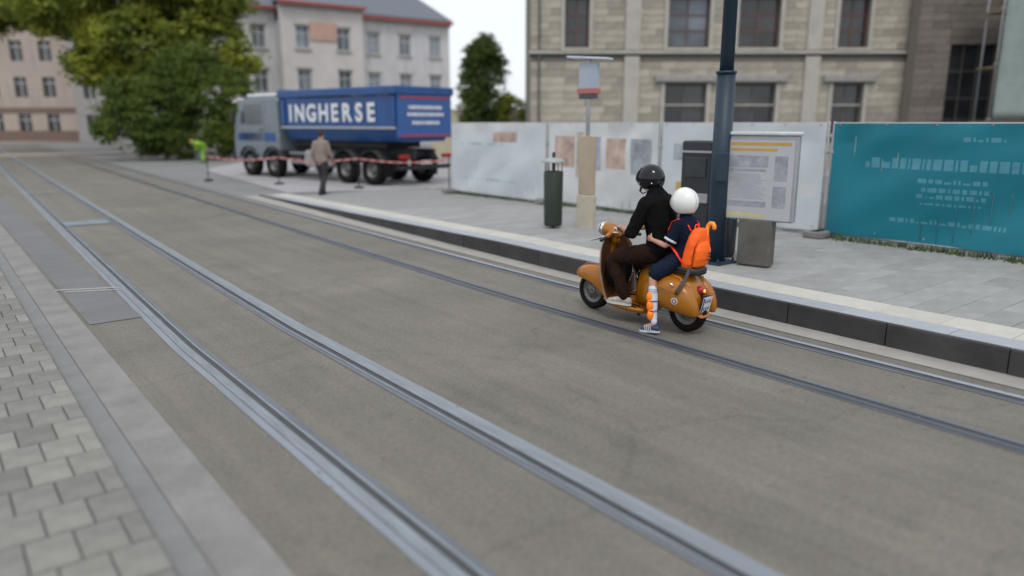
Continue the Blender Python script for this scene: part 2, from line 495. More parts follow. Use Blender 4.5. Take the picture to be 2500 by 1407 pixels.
# ================================================================== SCOOTER
# local frame: x = right, y = forward, z = up; origin at the rear tyre's contact
SC = (5.73, 4.46, 0.004); SCR = radians(3)
def V(f, l, u): return Vector((-l, f, u))
M_or = mat('burnt_orange_enamel', (.34, .120, .003), rough=.34, var=.08, scale=4, coat=.12, spec=.5)
M_rub = mat('black_rubber', (.007, .007, .007), rough=.85, var=.2, bump=.3, spec=.2)
M_rim = mat('grey_wheel_rim', (.16, .16, .155), rough=.45, metal=.6, var=.15)
M_chr = mat('chrome_trim', (.75, .76, .78), rough=.14, metal=1., var=.04)
M_blk = mat('black_plastic', (.018, .018, .02), rough=.45, var=.15)
M_seat = mat('black_vinyl_seat', (.014, .014, .015), rough=.45, var=.2, bump=.15)
sc = empty('motor_scooter', SC, SCR, label='burnt orange classic motor scooter carrying an adult and a child between the rails', cat='scooter')

def wheel(f, R=.205, w=.048):
    hub = MB(); hub.revolve([(.001, -.05), (.05, -.05), (.055, -.035), (.055, .035), (.05, .05), (.001, .05)], V(f, 0, R), 'x', 20)
    wh = put('wheel', hub, M_rim, sc)
    ty = MB(); prof = []
    for i in range(14):
        a = 2 * pi * i / 14
        prof.append((R - .038 + .038 * cos(a) * (1 if cos(a) > 0 else .9), w * sin(a)))
    ty.revolve(prof, V(f, 0, R), 'x', 44)
    for k in range(44):           # tread blocks
        a = 2 * pi * k / 44
        for s_ in (-1, 1):
            Rm = Matrix.Rotation(a + s_ * .04, 3, 'X')
            ty.box(V(f, s_ * .024, R) + Rm @ Vector((0, 0, R - .0055)), (.02, .017, .007), R=Rm)
    put('tyre', ty, M_rub, wh)
    rm = MB()
    rm.revolve([(.135, -.03), (.14, -.034), (.125, -.036), (.115, -.02), (.09, -.018), (.06, -.035), (.05, -.035), (.05, -.028), (.085, -.01), (.11, -.01), (.12, .03), (.14, .034), (.14, .02)], V(f, 0, R), 'x', 36)
    for k in range(5):
        a = 2 * pi * k / 5
        for s_ in (-1,):
            rm.tube([V(f, 0, R) + Vector((-.03, .075 * cos(a), .075 * sin(a))), V(f, 0, R) + Vector((-.045, .075 * cos(a), .075 * sin(a)))], .009, n=6)
    put('rim', rm, M_rim, wh)
    return wh
wheel(0.0); wheel(1.235)

def sect(f, lc, a, ub, ut, p=2.4, n=28, open_=False):
    """superellipse section at station f: centre lc, half width a, from ub to ut"""
    uc, b = (ub + ut) / 2, (ut - ub) / 2; r = []
    for i in range(n):
        t = 2 * pi * i / n; c, s_ = cos(t), sin(t)
        r.append(V(f, lc + a * math.copysign(abs(c) ** (2 / p), c), uc + b * math.copysign(abs(s_) ** (2 / p), s_)))
    return r
# central body with tunnel-like front panel and tail
mb = MB()
mb.loft([sect(*q) for q in [(.60, 0, .05, .18, .30), (.585, 0, .085, .17, .44), (.55, 0, .10, .17, .55), (.47, 0, .125, .17, .595), (.36, 0, .15, .17, .61), (.20, 0, .165, .19, .615),
                            (.06, 0, .165, .25, .60), (-.03, 0, .155, .27, .57), (-.095, 0, .14, .26, .515), (-.14, 0, .125, .24, .44), (-.17, 0, .105, .215, .35), (-.188, 0, .085, .20, .28), (-.195, 0, .05, .20, .25)]])
body = put('body', mb, M_or, sc)
for s_ in (1, -1):
    mb = MB(); mb.tube([V(.12, s_ * .150, .575), V(.0, s_ * .152, .555), V(-.09, s_ * .146, .485), V(-.135, s_ * .132, .40), V(-.165, s_ * .108, .31), V(-.182, s_ * .092, .225)], [.008, .016, .018, .018, .015, .010], n=10)
    put('tail_ridge', mb, M_or, body)
# mudflap lip at the tail
mb = MB(); mb.loft([sect(f, 0, a, u0, u1, 3, 16) for f, a, u0, u1 in [(-.13, .10, .19, .25), (-.175, .095, .185, .225), (-.205, .085, .178, .198), (-.215, .06, .175, .185)]])
put('tail_lip', mb, M_or, sc)
# side cowls
def cowl(s_):
    mb = MB(); rings = []
    for f, uc, b, a in [(.455, .385, .02, .012), (.445, .385, .06, .035), (.41, .385, .105, .065), (.34, .39, .145, .10), (.24, .40, .168, .128), (.12, .395, .172, .14), (.0, .375, .163, .135),
                        (-.09, .345, .14, .115), (-.15, .31, .11, .09), (-.19, .275, .075, .06), (-.212, .245, .04, .035), (-.218, .235, .015, .012)]:
        r = []
        for i in range(30):
            t = 2 * pi * i / 30; c, s2 = cos(t), sin(t)
            e = .95 if c * s_ > 0 else .5
            shear = -.10 * (s2)      # cowl outline leans with the tail line
            r.append(V(f + shear * b * 1.6, s_ * .145 + a * e * math.copysign(abs(c) ** .9, c), uc + b * math.copysign(abs(s2) ** .85, s2)))
        rings.append(r)
    mb.loft(rings)
    o = put('side_cowl', mb, M_or, sc)
    # chrome spear along the cowl
    tr = MB()
    tr.tube([V(.30, s_ * .262, .47), V(.18, s_ * .288, .475), (V(.04, s_ * .289, .46)), V(-.06, s_ * .27, .43)], [.004, .0075, .0075, .003], n=6)
    put('trim_strip', tr, M_or, o)
    return o
cl = cowl(1); cowl(-1)
# round sticker on the left cowl
M_stick = mat('white_sticker', (.62, .55, .58), rough=.4, var=.1)
M_stick2 = mat('sticker_print', (.20, .10, .12), rough=.4, var=.3)
def disc_on(name, c, nrm, r, th, m, parent, n=22, squash=1.):
    nrm = Vector(nrm).normalized(); a = nrm.orthogonal().normalized(); b = nrm.cross(a); mb = MB()
    rings = [[Vector(c) + nrm * h + a * rr * cos(2 * pi * i / n) + b * rr * squash * sin(2 * pi * i / n) for i in range(n)] for rr, h in ((r, -th), (r, th * .6), (r * .96, th))]
    mb.loft(rings, smooth=False); return put(name, mb, m, parent)
st = disc_on('sticker', V(-.03, .268, .35), V(-.25, 1, -.16), .034, .004, M_stick, sc)
disc_on('sticker_ring', V(-.0303, .269, .35), V(-.25, 1, -.16), .025, .0042, M_stick2, st)
disc_on('sticker_centre', V(-.0306, .270, .35), V(-.25, 1, -.16), .013, .0044, M_stick, st)

# floorboard with rubber runners, curling up into the leg shield
mb = MB(); rings = []
for f, a, u in [(.42, .16, .155), (.48, .20, .16), (.55, .225, .165), (.70, .235, .17), (.82, .235, .185), (.90, .235, .22)]:
    rings.append([V(f, a, u - .012), V(f, a - .01, u + .01), V(f, 0, u + .014), V(f, -a + .01, u + .01), V(f, -a, u - .012), V(f, -a + .03, u - .045), V(f, 0, u - .05), V(f, a - .03, u - .045)])
mb.loft(rings, smooth=False)
fl = bevel(put('floorboard', mb, M_or, sc), .008)
for l in (-.19, -.13, .13, .19):
    mb = MB(); mb.tube([V(.50, l, .182), V(.70, l, .19), (V(.86, l, .215))], .007, n=6); put('rubber_runner', mb, M_rub, fl)
mb = MB(); mb.tube([V(.88, .0, .23), V(.74, 0, .20), V(.6, 0, .20)], [(.05, .05), (.05, .035), (.06, .05)], n=12, lat=(1, 0, 0)); put('tunnel', mb, M_or, sc)

# leg shield
def shield_pt(l, u):
    base = [(.15, .885), (.2, .915), (.3, .955), (.5, 1.0), (.7, 1.005), (.85, .985), (.90, .975)]
    for (a, fa), (b, fb) in zip(base, base[1:]):
        if a <= u <= b: f = lerp(fa, fb, (u - a) / (b - a)); break
    else: f = base[0][1] if u < .15 else base[-1][1]
    return V(f - 1.1 * l * l, l, u)
def shield_w(u):
    if u > .5: return .27 * max(.0, (1 - ((u - .5) / .365) ** 3.2)) ** .45 + .004
    return lerp(.225, .27, sin(max(0, (u - .15) / .35) * pi / 2))
mb = MB(); rings = []
for k in range(33):
    u = .15 + (.864 - .15) * k / 32
    w_ = shield_w(u); rings.append([shield_pt(lerp(-w_, w_, i / 20), u) for i in range(21)])
mb.loft(rings, caps=False, closed=False)
sh = solid(put('leg_shield', mb, M_or, sc), .012)
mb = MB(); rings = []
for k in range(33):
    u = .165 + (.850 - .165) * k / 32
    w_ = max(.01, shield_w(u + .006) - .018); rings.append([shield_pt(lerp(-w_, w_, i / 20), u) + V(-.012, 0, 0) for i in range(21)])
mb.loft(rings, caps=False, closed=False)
solid(put('shield_rear_face', mb, mat('brown_shield_rear', (.105, .038, .010), rough=.45, var=.15), sh), .004)  # thin darker brown copy of the shield, set on its rear side
# beading round the shield
mb = MB(); pts = []
for k in range(33):
    u = .15 + (.864 - .15) * k / 32; pts.append(shield_pt(shield_w(u), u))
pts2 = [Vector((-p.x, p.y, p.z)) for p in reversed(pts)]
mb.tube(pts + pts2, .0085, n=8); put('shield_beading', mb, mat('grey_beading', (.33, .25, .20), rough=.3, metal=.3), sh)
# steering column cover and horn cover
mb = MB(); mb.tube([V(1.05, 0, .30), V(1.03, 0, .5), V(1.01, 0, .75), V(1.0, 0, .87)], [(.05, .05), (.042, .045), (.04, .045), (.045, .05)], n=14, lat=(1, 0, 0))
put('column_cover', mb, M_or, sc)
# spare wheel behind the shield
t_ = MB(); prof = [(.165 + .036 * cos(2 * pi * i / 12), .042 * sin(2 * pi * i / 12)) for i in range(12)]
c0 = V(.895, 0, .49)
t_.revolve(prof, (0, 0, 0), 'y', 36); 
sp = put('spare_wheel', t_, M_rub, sc, loc=c0); sp.rotation_euler = (radians(-4), 0, 0)
r_ = MB(); r_.revolve([(.0, -.02), (.06, -.028), (.12, -.02), (.135, -.03), (.135, .02), (.0, .02)], (0, 0, 0), 'y', 30)
put('spare_rim', r_, mat('dark_spare_rim', (.03, .03, .032), rough=.35, metal=.5), sp)
mb = MB(); mb.tube([V(0, 0, 0) + Vector((.17 * cos(a), -.05, .17 * sin(a))) for a in [i * .35 - .9 for i in range(6)]], .005, n=6); put('chrome_hoop', mb, M_chr, sp)
# front fender: half-shell swept over the wheel
mb = MB(); rings = []
for f, w_, ut, ub in [(f_ - .02, w2, u1 - .02, u2 - .01) for f_, w2, u1, u2 in [(1.50, .018, .405, .385), (1.485, .05, .435, .375), (1.44, .085, .47, .362), (1.37, .112, .50, .352), (1.28, .125, .515, .345), (1.18, .13, .515, .325), (1.08, .125, .49, .26), (1.0, .115, .45, .18), (.95, .10, .40, .13)]]:
    r = []
    for i in range(17):
        t = pi * i / 16
        r.append(V(f - .0 * cos(t), w_ * math.copysign(abs(cos(t)) ** .75, cos(t)), ub + (ut - ub) * sin(t) ** .6))
    rings.append(r)
mb.loft(rings, caps=False, closed=False)
fe = subd(solid(put('front_fender', mb, M_or, sc), .008), 1)
mb = MB(); mb.tube([V(1.44, 0, .448), V(1.36, 0, .492), V(1.26, 0, .51), V(1.16, 0, .508)], [.004, .008, .008, .004], n=8); put('fender_crest', mb, M_or, fe)
mb = MB(); mb.tube([V(1.06, -.085, .42), V(1.16, -.085, .30), V(1.235, -.085, .205)], [.022, .02, .03], n=10); mb.tube([V(1.235, -.09, .205), V(1.235, .02, .205)], .016, n=10)
put('front_fork', mb, M_rim, sc)

# headset with headlight, bars, grips, levers
hs = MB()
hs.tube([V(.965, 0, .885), V(1.0, 0, .915), V(1.05, 0, .93), V(1.10, 0, .935), V(1.135, 0, .935)], [(.05, .03), (.072, .052), (.08, .068), (.078, .076), (.073, .074)], n=20, lat=(1, 0, 0))
hs.tube([V(1.0, 0, .83), V(1.0, 0, .90)], [(.05, .05), (.045, .045)], n=14)
for s_ in (1, -1): hs.tube([V(1.02, 0, .905), V(1.0, s_ * .10, .895), V(.965, s_ * .19, .882)], [(.04, .032), (.032, .027), (.022, .022)], n=12)
HD = V(-.045, 0, -.03)
hset = remeshed('headset', hs, M_or, .007, parent=sc, smooth=5); hset.location = HD
hl = MB(); hl.revolve([(.001, .062), (.04, .058), (.062, .045), (.07, .03), (.075, .03), (.077, .0), (.072, -.01), (.001, -.01)], V(1.14, 0, .935), 'y', 28)
hlo = put('headlight', hl, M_chr, sc); hlo.location = HD
disc_on('headlight_glass', V(1.205, 0, .935), V(1, 0, 0), .055, .006, mat('pale_headlight_glass', (.6, .62, .62), rough=.15), hlo)
disc_on('speedometer', V(.985, 0, .958) + HD, V(-.45, 0, 1), .036, .006, M_chr, sc)
for s_ in (1, -1):
    g_ = MB(); a, b = V(.962, s_ * .195, .881), V(.925, s_ * .31, .868)
    g_.tube([a, a.lerp(b, .1), a.lerp(b, .9), b], [.017, .0185, .0175, .020], n=12)
    gr = put('handgrip', g_, M_blk, sc); gr.location = HD
    lv = MB(); lv.tube([V(.985, s_ * .13, .885), V(1.03, s_ * .18, .872), V(1.035, s_ * .25, .864), V(1.045, s_ * .33, .856), V(1.048, s_ * .34, .855)], [(.009, .006), (.010, .006), (.009, .006), (.006, .005), (.009, .009)], n=8)
    lo = put('brake_lever', lv, M_chr, sc); lo.location = HD
# switch block glints on the bar
mb = MB(); mb.box(V(.955, .06, .918), (.05, .035, .02), bev=.006); put('switch_block', mb, M_chr, sc).location = HD
# control cables and fine gaps
for s_ in (1, -1):
    mb = MB(); mb.tube([V(.96, s_ * .16, .845), V(1.06, s_ * .12, .83), V(1.08, s_ * .06, .80), V(1.05, s_ * .03, .76)], .005, n=6); put('cable', mb, M_blk, sc)
mb = MB(); mb.tube([V(.60, -.11, .60), V(.615, -.11, .45), V(.62, -.11, .30)], .006, n=6); put('brake_cable', mb, M_blk, sc)
mb = MB(); mb.box(V(.60, -.08, .21), (.05, .09, .02), bev=.006); put('brake_pedal', mb, M_rub, sc)
for s_ in (1, -1):
    mb = MB(); mb.tube([V(.0, s_ * .262, .50), V(.02, s_ * .268, .515)], .010, n=8); put('cowl_catch', mb, M_chr, cl if s_ > 0 else sc)
# seat
mb = MB()
mb.loft([sect(f, 0, a, u0, u1, 3.0, 24) for f, a, u0, u1 in [(.60, .05, .61, .645), (.575, .09, .60, .665), (.50, .115, .60, .68), (.36, .135, .60, .675), (.22, .14, .60, .685), (.06, .14, .595, .69), (-.06, .135, .585, .68), (-.115, .12, .58, .665), (-.14, .08, .585, .64)]])
seat = put('seat', mb, M_seat, sc)
mb = MB(); mb.tube([V(f, l, .612) for f, l in ((.58, .09), (.5, .118), (.3, .139), (.06, .143), (-.1, .128), (-.143, .05), (-.145, 0), (-.143, -.05), (-.1, -.128))], .005, n=6); put('seat_piping', mb, M_blk, seat)
# dangling strap
M_strap = mat('dark_grey_webbing', (.05, .05, .055), rough=.8, var=.2, bump=.3, bscale=200)
mb = MB(); P_ = [V(-.085, .13, .67), V(-.095, .165, .62), V(-.105, .215, .565), V(-.095, .262, .515), V(-.07, .285, .46), V(-.055, .287, .42)]
for a, b in zip(P_, P_[1:]):
    pass
mb.tube(P_, [(.019, .003)] * 6, n=8, lat=(0, 1, .3), round_ends=False); put('seat_strap', mb, M_strap, sc)
# tail light, number plate, stand
mb = MB(); mb.loft([sect(f, 0, a, u0, u1, 3.2, 20) for f, a, u0, u1 in [(-.095, .045, .41, .475), (-.125, .048, .405, .478), (-.17, .045, .405, .472), (-.182, .03, .415, .462)]])
tl = put('tail_light', mb, mat('red_tail_lens', (.35, .008, .012), rough=.2, var=.1, coat=.5), sc)
mb = MB(); mb.ell(V(-.180, .0, .437), (.016, .012, .017), 12, 8); put('lit_bulb', mb, mat('lit_tail_bulb', (1., .16, .03), emit=5.), tl)
mb = MB(); Rp = Matrix.Rotation(radians(14), 3, 'X')
pc = V(-.210, 0, .303)
mb.box(pc, (.145, .006, .168), R=Rp, bev=.002)
pl_ = put('number_plate', mb, mat('white_plate', (.60, .61, .62), rough=.4, var=.08), sc)
mb = MB(); mb.box(pc + Rp @ Vector((-.062, -.0045, 0)), (.018, .003, .158), R=Rp); put('plate_band', mb, mat('plate_blue', (.02, .04, .22), rough=.4), pl_)
M_ink = mat('plate_ink', (.03, .03, .04), rough=.5)
mb = MB()
for rw, zz in ((0, .04), (1, -.038)):
    for k in range(3):
        x = -.03 + k * .036
        for dx, dz, sx, sz, rot in ((-.008, 0, .003, .032, 0), (.005, .0, .003, .032, .3), (-.001, .006 if rw else -.005, .010, .003, 0)):
            mb.box(pc + Rp @ Vector((x + dx, -.0045, zz + dz)), (sx, .003, sz), R=Rp @ Matrix.Rotation(rot, 3, 'Y'))
put('plate_characters', mb, M_ink, pl_)
mb = MB(); mb.box(pc + Vector((0, .014, -.005)), (.16, .014, .19), R=Rp, bev=.005); mb.box(V(-.18, 0, .38), (.06, .05, .05), bev=.01); put('plate_bracket', mb, M_blk, sc)
mb = MB(); mb.tube([V(.60, .09, .14), V(.53, .10, .10), V(.50, .12, .085)], .012, n=8); mb.tube([V(.60, -.09, .14), V(.53, -.10, .10)], .012, n=8); mb.tube([V(.6, -.1, .13), V(.6, .1, .13)], .012, n=8); mb.box(V(.52, .11, .10), (.03, .03, .05), bev=.006)
put('centre_stand', mb, M_blk, sc)
mb = MB(); mb.tube([V(.1, -.1, .2), V(-.05, -.12, .19), V(-.12, -.12, .20)], [.02, .035, .03], n=12); put('exhaust', mb, M_rim, sc)
mb = MB(); mb.tube([V(.59, .03, .52), V(.62, .03, .50), V(.63, .03, .47), V(.615, .03, .45)], .006, n=8); put('bag_hook', mb, M_chr, sc)

# ================================================================== PEOPLE
M_skin = mat('skin', (.46, .25, .18), rough=.55, var=.08, scale=12, spec=.35)
M_skin2 = mat('skin_pinker', (.52, .27, .20), rough=.55, var=.1, scale=10, spec=.35)
XL = (1, 0, 0)
def hand(mb, wrist, palm_dir, side, up, s=1., curl=.9):
    """palm + 4 fingers + thumb; palm_dir: towards the fingers; side: towards the thumb; up: back of hand"""
    d = Vector(palm_dir).normalized(); u = Vector(up); u = (u - d * u.dot(d)).normalized(); sd = Vector(side); sd = (sd - d * sd.dot(d) - u * sd.dot(u)).normalized()
    w = Vector(wrist)
    mb.tube([w - d * .01 * s, w + d * .03 * s, w + d * .085 * s], [(.028 * s, .021 * s), (.036 * s, .018 * s), (.040 * s, .015 * s)], n=12, lat=sd)
    for k, (o, ln) in enumerate(((.030, .072), (.010, .08), (-.011, .075), (-.031, .060))):
        b = w + d * .078 * s + sd * o * s; ln *= s
        p = [b]; ang = .15; dd = d
        for j, fr in enumerate((.42, .33, .25)):
            ang += curl * (.55 if j == 0 else .75)
            dd = (d * cos(ang) - u * sin(ang)); p.append(p[-1] + dd * ln * fr)
        mb.tube(p, [.0095 * s, .009 * s, .0085 * s, .0075 * s], n=8)
    b = w + d * .025 * s + sd * .028 * s
    p1 = b + (d * .6 + sd * .8 - u * .25).normalized() * .038 * s
    p2 = p1 + (d * .85 + sd * .25 - u * .5).normalized() * .03 * s
    mb.tube([b, p1, p2], [.013 * s, .0105 * s, .0085 * s], n=8)

def head(mb, c, s=1., fwd=(0, 1, 0)):
    """skull, jaw, nose, ears, brow and lips, facing fwd"""
    f = Vector(fwd).normalized(); z = Vector((0, 0, 1)); z = (z - f * z.dot(f)).normalized(); x = f.cross(z)
    R = Matrix((x, f, z)).transposed(); c = Vector(c)
    mb.ell(c + R @ Vector((0, -.008, .02)) * s, (.074 * s, .094 * s, .10 * s), R=R)
    mb.ell(c + R @ Vector((0, .03, -.05)) * s, (.055 * s, .062 * s, .068 * s), R=R)
    mb.ell(c + R @ Vector((0, .062, -.092)) * s, (.026 * s, .022 * s, .02 * s), R=R)
    mb.tube([c + R @ Vector((0, .083, .015)) * s, c + R @ Vector((0, .108, -.028)) * s], [.009 * s, .016 * s], n=8)
    for sd in (-1, 1):
        mb.ell(c + R @ Vector((sd * .075, -.01, -.01)) * s, (.01 * s, .02 * s, .032 * s), R=R)
        mb.ell(c + R @ Vector((sd * .030, .080, .026)) * s, (.022 * s, .012 * s, .008 * s), R=R)
        mb.ell(c + R @ Vector((sd * .04, .06, -.03)) * s, (.022 * s, .02 * s, .024 * s), R=R)
    mb.ell(c + R @ Vector((0, .088, -.058)) * s, (.024 * s, .01 * s, .009 * s), R=R)

def limbs(J, s, grow=0., parts=('torso', 'arms', 'legs'), sleeve=1., leg=1., slim=1.):
    """closed shapes for trunk, arms and legs, from joint positions"""
    mb = MB(); g = grow
    if 'torso' in parts:
        P = [J['pelvis'], J['waist'], J['chest'], J['upper'], J['neck']]
        R_ = [(.168, .12), (.155, .118), (.172, .13), (.182, .105), (.068, .064)]
        mb.tube(P, [(a * s * slim + g, b * s * slim + g) for a, b in R_], n=20, lat=XL)
        for sd in ('L', 'R'):
            mb.tube([J['upper'], J['sh' + sd]], [(.075 * s + g, .07 * s + g), (.058 * s * slim + g, .058 * s * slim + g)], n=14)
    if 'seat' in parts:
        mb.tube([J['pelvis'], J['waist'] * .55 + J['pelvis'] * .45], [(.168 * s * slim + g, .122 * s * slim + g), (.15 * s * slim + g, .112 * s * slim + g)], n=20, lat=XL)
    if 'arms' in parts:
        for sd in ('L', 'R'):
            a, e, w = J['sh' + sd], J['el' + sd], J['wr' + sd]
            if sleeve >= 1:
                k = sleeve - 1; e2 = e.lerp(w, k)
                ra = [.056, .05, .043, .040, .038, .028]
                P = [a, a.lerp(e, .35), e.lerp(a, .12), e.lerp(w, .12 * min(1, k + .3)), e.lerp(w, min(.35, k)), e2] if k > .3 else [a, a.lerp(e, .35), e.lerp(a, .12), e, e2]
                ra = ra[:len(P)]
                if k > .3: ra[-1] = lerp(.042, .027, k)
                mb.tube(P, [r * s * slim + g for r in ra], n=14)
            else:
                mb.tube([a, a.lerp(e, sleeve * .5), a.lerp(e, sleeve)], [.056 * s * slim + g, .052 * s * slim + g * 1.6, .048 * s * slim + g * 2.0], n=14)
    if 'legs' in parts:
        for sd in ('L', 'R'):
            h, k, an = J['hip' + sd], J['kn' + sd], J['an' + sd]
            if leg >= 1.:
                e = k.lerp(an, leg - 1)
                P = [h, h.lerp(k, .4), k.lerp(h, .12), k.lerp(an, .08)]
                ra = [.088, .078, .058, .056]
                if leg > 1.3: P += [k.lerp(an, .35), e]; ra += [.054, lerp(.05, .036, leg - 1)]
                mb.tube(P, [r * s * slim + g for r in ra], n=16)
            else:
                mb.tube([h, h.lerp(k, .4), h.lerp(k, leg)], [.09 * s * slim + g, .084 * s * slim + g * 1.3, .078 * s * slim + g * 1.5], n=16)
    return mb

def shoe(mb, heel, toe, s=1., w=.046):
    h, t = Vector(heel), Vector(toe); d = (t - h)
    mb.tube([h + Vector((0, 0, .035 * s)), h + d * .35 + Vector((0, 0, .042 * s)), h + d * .7 + Vector((0, 0, .028 * s)), t + Vector((0, 0, .018 * s))],
            [(w * .72 * s, .04 * s), (w * .82 * s, .042 * s), (w * s, .03 * s), (w * .8 * s, .018 * s)], n=16, lat=d.cross(Vector((0, 0, 1))).normalized())
def sole(heel, toe, s=1., w=.048):
    h, t = Vector(heel), Vector(toe); d = (t - h).normalized(); lt = d.cross(Vector((0, 0, 1))).normalized(); up = lt.cross(d)
    L_ = (t - h).length; out = []
    for z in (-.012, .014):
        ring = []
        for i in range(20):
            a = 2 * pi * i / 20; x = cos(a); y_ = sin(a)
            ww = w * s * (1.05 if x > 0 else .78)
            ring.append(h + d * (L_ * .5 + (L_ * .5 + .03 * s) * x) + lt * ww * math.copysign(abs(y_) ** .8, y_) + up * z * s)
        out.append(ring)
    mb = MB(); mb.loft(out, smooth=False); return mb

# ---------------- rider
J = dict(pelvis=V(.33, 0, .755), waist=V(.345, 0, .93), chest=V(.385, 0, 1.10), upper=V(.42, 0, 1.245), neck=V(.455, 0, 1.345),
         shL=V(.425, .175, 1.235), shR=V(.425, -.175, 1.235), elL=V(.525, .265, .940), elR=V(.63, -.27, .98),
         wrL=V(.765, .12, .965), wrR=V(.82, -.26, .92),
         hipL=V(.36, .095, .745), hipR=V(.36, -.095, .745), knL=V(.80, .235, .665), knR=V(.82, -.22, .665),
         anL=V(.625, .205, .275), anR=V(.70, -.20, .275))
rider = empty('person', SC, SCR, label='adult riding the orange scooter in black helmet, black jacket and dark brown trousers', cat='person')
mb = limbs(J, 1., sleeve=2., leg=2.)
mb.tube([J['upper'], V(.46, 0, 1.36), V(.50, 0, 1.43)], [.07, .056, .055], n=14)
head(mb, V(.535, 0, 1.47), 1., V(1, .05, -.05))
hand(mb, J['wrL'], V(.75, -.55, .0), V(.5, -.8, .1), V(0, .1, 1), 1., 1.0)
hand(mb, J['wrR'], V(.9, -.1, -.05), V(0, 1, .1), V(.1, -.1, 1), 1., 1.4)
for sd in 'LR':
    a = J['an' + sd]; mb.tube([a, a + V(.02, 0, -.05), a + V(.16, 0, -.065)], [.036, .036, .028], n=10)
remeshed('body', mb, M_skin, .0065, parent=rider, smooth=3)
mb = limbs(J, 1., grow=.018, parts=('torso', 'arms'), sleeve=1.08)
mb.tube([J['pelvis'] + V(.0, 0, .02), J['waist']], [(.19, .142), (.168, .125)], n=20, lat=XL)
jk = remeshed('jacket', mb, mat('black_cotton_jacket', (.0045, .0045, .005), rough=.9, var=.3, scale=10, bump=.2, bscale=120, spec=.12), .009, fold=.016, fscale=(10, 10, 6), parent=rider, smooth=3, seed=3.1)
mb = MB(); mb.tube([V(.452, 0, 1.322), V(.468, 0, 1.365)], [(.074, .07), (.068, .066)], n=20, lat=XL, round_ends=False); put('collar', mb, MATS['black_cotton_jacket'], jk)
mb = MB(); mb.tube([V(.487, .025, 1.335), V(.515, .028, 1.36)], [(.045, .04), (.04, .035)], n=12); put('shirt_collar', mb, mat('white_shirt', (.6, .6, .6), var=.05), rider)
mb = limbs(J, 1., grow=.016, parts=('seat', 'legs'), leg=2.)
for sd in 'LR': mb.tube([J['an' + sd].lerp(J['kn' + sd], .5), J['an' + sd] + V(.01, 0, -.02)], [.058, .056], n=14)
remeshed('trousers', mb, mat('dark_brown_trousers', (.020, .0095, .006), rough=.9, var=.25, scale=9, bump=.2, bscale=140, spec=.12), .009, fold=.014, fscale=(10, 10, 8), parent=rider, smooth=3, seed=8.2)
M_shoe = mat('pale_canvas_shoe', (.40, .36, .33), rough=.7, var=.2, scale=20)
for sd, s_ in (('L', 1), ('R', -1)):
    a = J['an' + sd]; hp = V(a.y - .055, s_ * .21, .197); tp = V(a.y + .185, s_ * .235, .197)
    mb = MB(); shoe(mb, hp, tp); so = remeshed('shoe', mb, M_shoe, .006, parent=rider, smooth=2)
    put('sole', sole(hp, tp), mat('white_sole', (.55, .53, .50), rough=.7), so)
    mb = MB()
    for k in range(4):
        c = hp.lerp(tp, .45 + .1 * k) + Vector((0, 0, .078 - .012 * k)); mb.tube([c + Vector((-.026, 0, -.006)), c + Vector((0, 0, .003)), c + Vector((.026, 0, -.006))], .0035, n=5)
    put('shoelace', mb, mat('white_lace', (.65, .64, .62)), so)

# helmets
def helmet(parent, c, R, m, fwd=0., tilt=0., open_ang=.95, visor=None, trim=None, name='helmet', narrow=.93):
    """open-face shell with a cut for face and neck"""
    mb = MB(); n, k = 48, 30; rings = []
    for i in range(k + 1):
        th = pi * i / k * .77                         # from the crown down past the equator
        ring = []
        for j in range(n):
            ph_ = 2 * pi * j / n
            front = max(0, cos(ph_))                  # y forward
            lim = lerp(pi * .77, pi * .40, front ** 1.5) if front > .0 else pi * .77
            t = th / (pi * .77) * lim
            rr = 1 + .02 * sin(t) ** 2
            ring.append(Vector((R * narrow * rr * sin(t) * sin(ph_), R * 1.06 * rr * sin(t) * cos(ph_), R * 1.06 * cos(t))))
        rings.append(ring)
    mb.loft(rings, caps=False)
    Rm = Matrix.Rotation(fwd, 4, 'Z') @ Matrix.Rotation(tilt, 4, 'X')
    h = put(name, mb, m, parent, loc=c); h.rotation_euler = (tilt, 0, fwd)
    sol = solid(h, .022, -1.)
    rim = rings[-1]
    tb = MB(); tb.tube(rim + [rim[0]], .0065, n=8, round_ends=False)
    put('edge_trim', tb, trim or M_blk, h)
    li = MB(); li.ell((0, -.01, -.01), (R * .80, R * .92, R * .85)); 
    return h
M_hb = mat('gloss_black_helmet', (.006, .0065, .008), rough=.10, var=.1, coat=.0, spec=.42)
M_hw = mat('white_helmet', (.78, .78, .76), rough=.22, var=.03, coat=.5)
M_trim = mat('silver_helmet_trim', (.42, .42, .40), rough=.4, metal=.3)
hc = V(.520, 0, 1.470)
hm = helmet(rider, hc, .136, M_hb, radians(2), radians(-6), trim=M_trim)
# bubble visor raised on the brow
mb = MB(); rings = []
for i in range(9):
    t = lerp(.62, 1.62, i / 8); rings.append([Vector((.1425 * .95 * sin(t) * sin(p), .1425 * 1.10 * sin(t) * cos(p), .142 * cos(t))) for p in [lerp(-1.05, 1.05, j / 14) for j in range(15)]])
mb.loft(rings, caps=False, closed=False); solid(put('visor', mb, mat('smoked_visor', (.008, .009, .010), rough=.07, spec=.45), hm), .003)
for s_ in (-1, 1):
    disc_on('visor_stud', Vector((s_ * .128, .045, -.035)), (s_, .2, 0), .008, .006, M_chr, hm)
    disc_on('strap_stud', Vector((s_ * .105, -.085, -.045)), (s_, -.9, 0), .006, .005, M_chr, hm)
mb = MB(); mb.tube([V(.54, .115, 1.40), V(.58, .085, 1.345), V(.615, .0, 1.315), V(.58, -.085, 1.345), V(.54, -.115, 1.40)], [(.012, .004)] * 5, n=8, lat=(0, 1, 0)); put('chin_strap', mb, M_strap, rider)

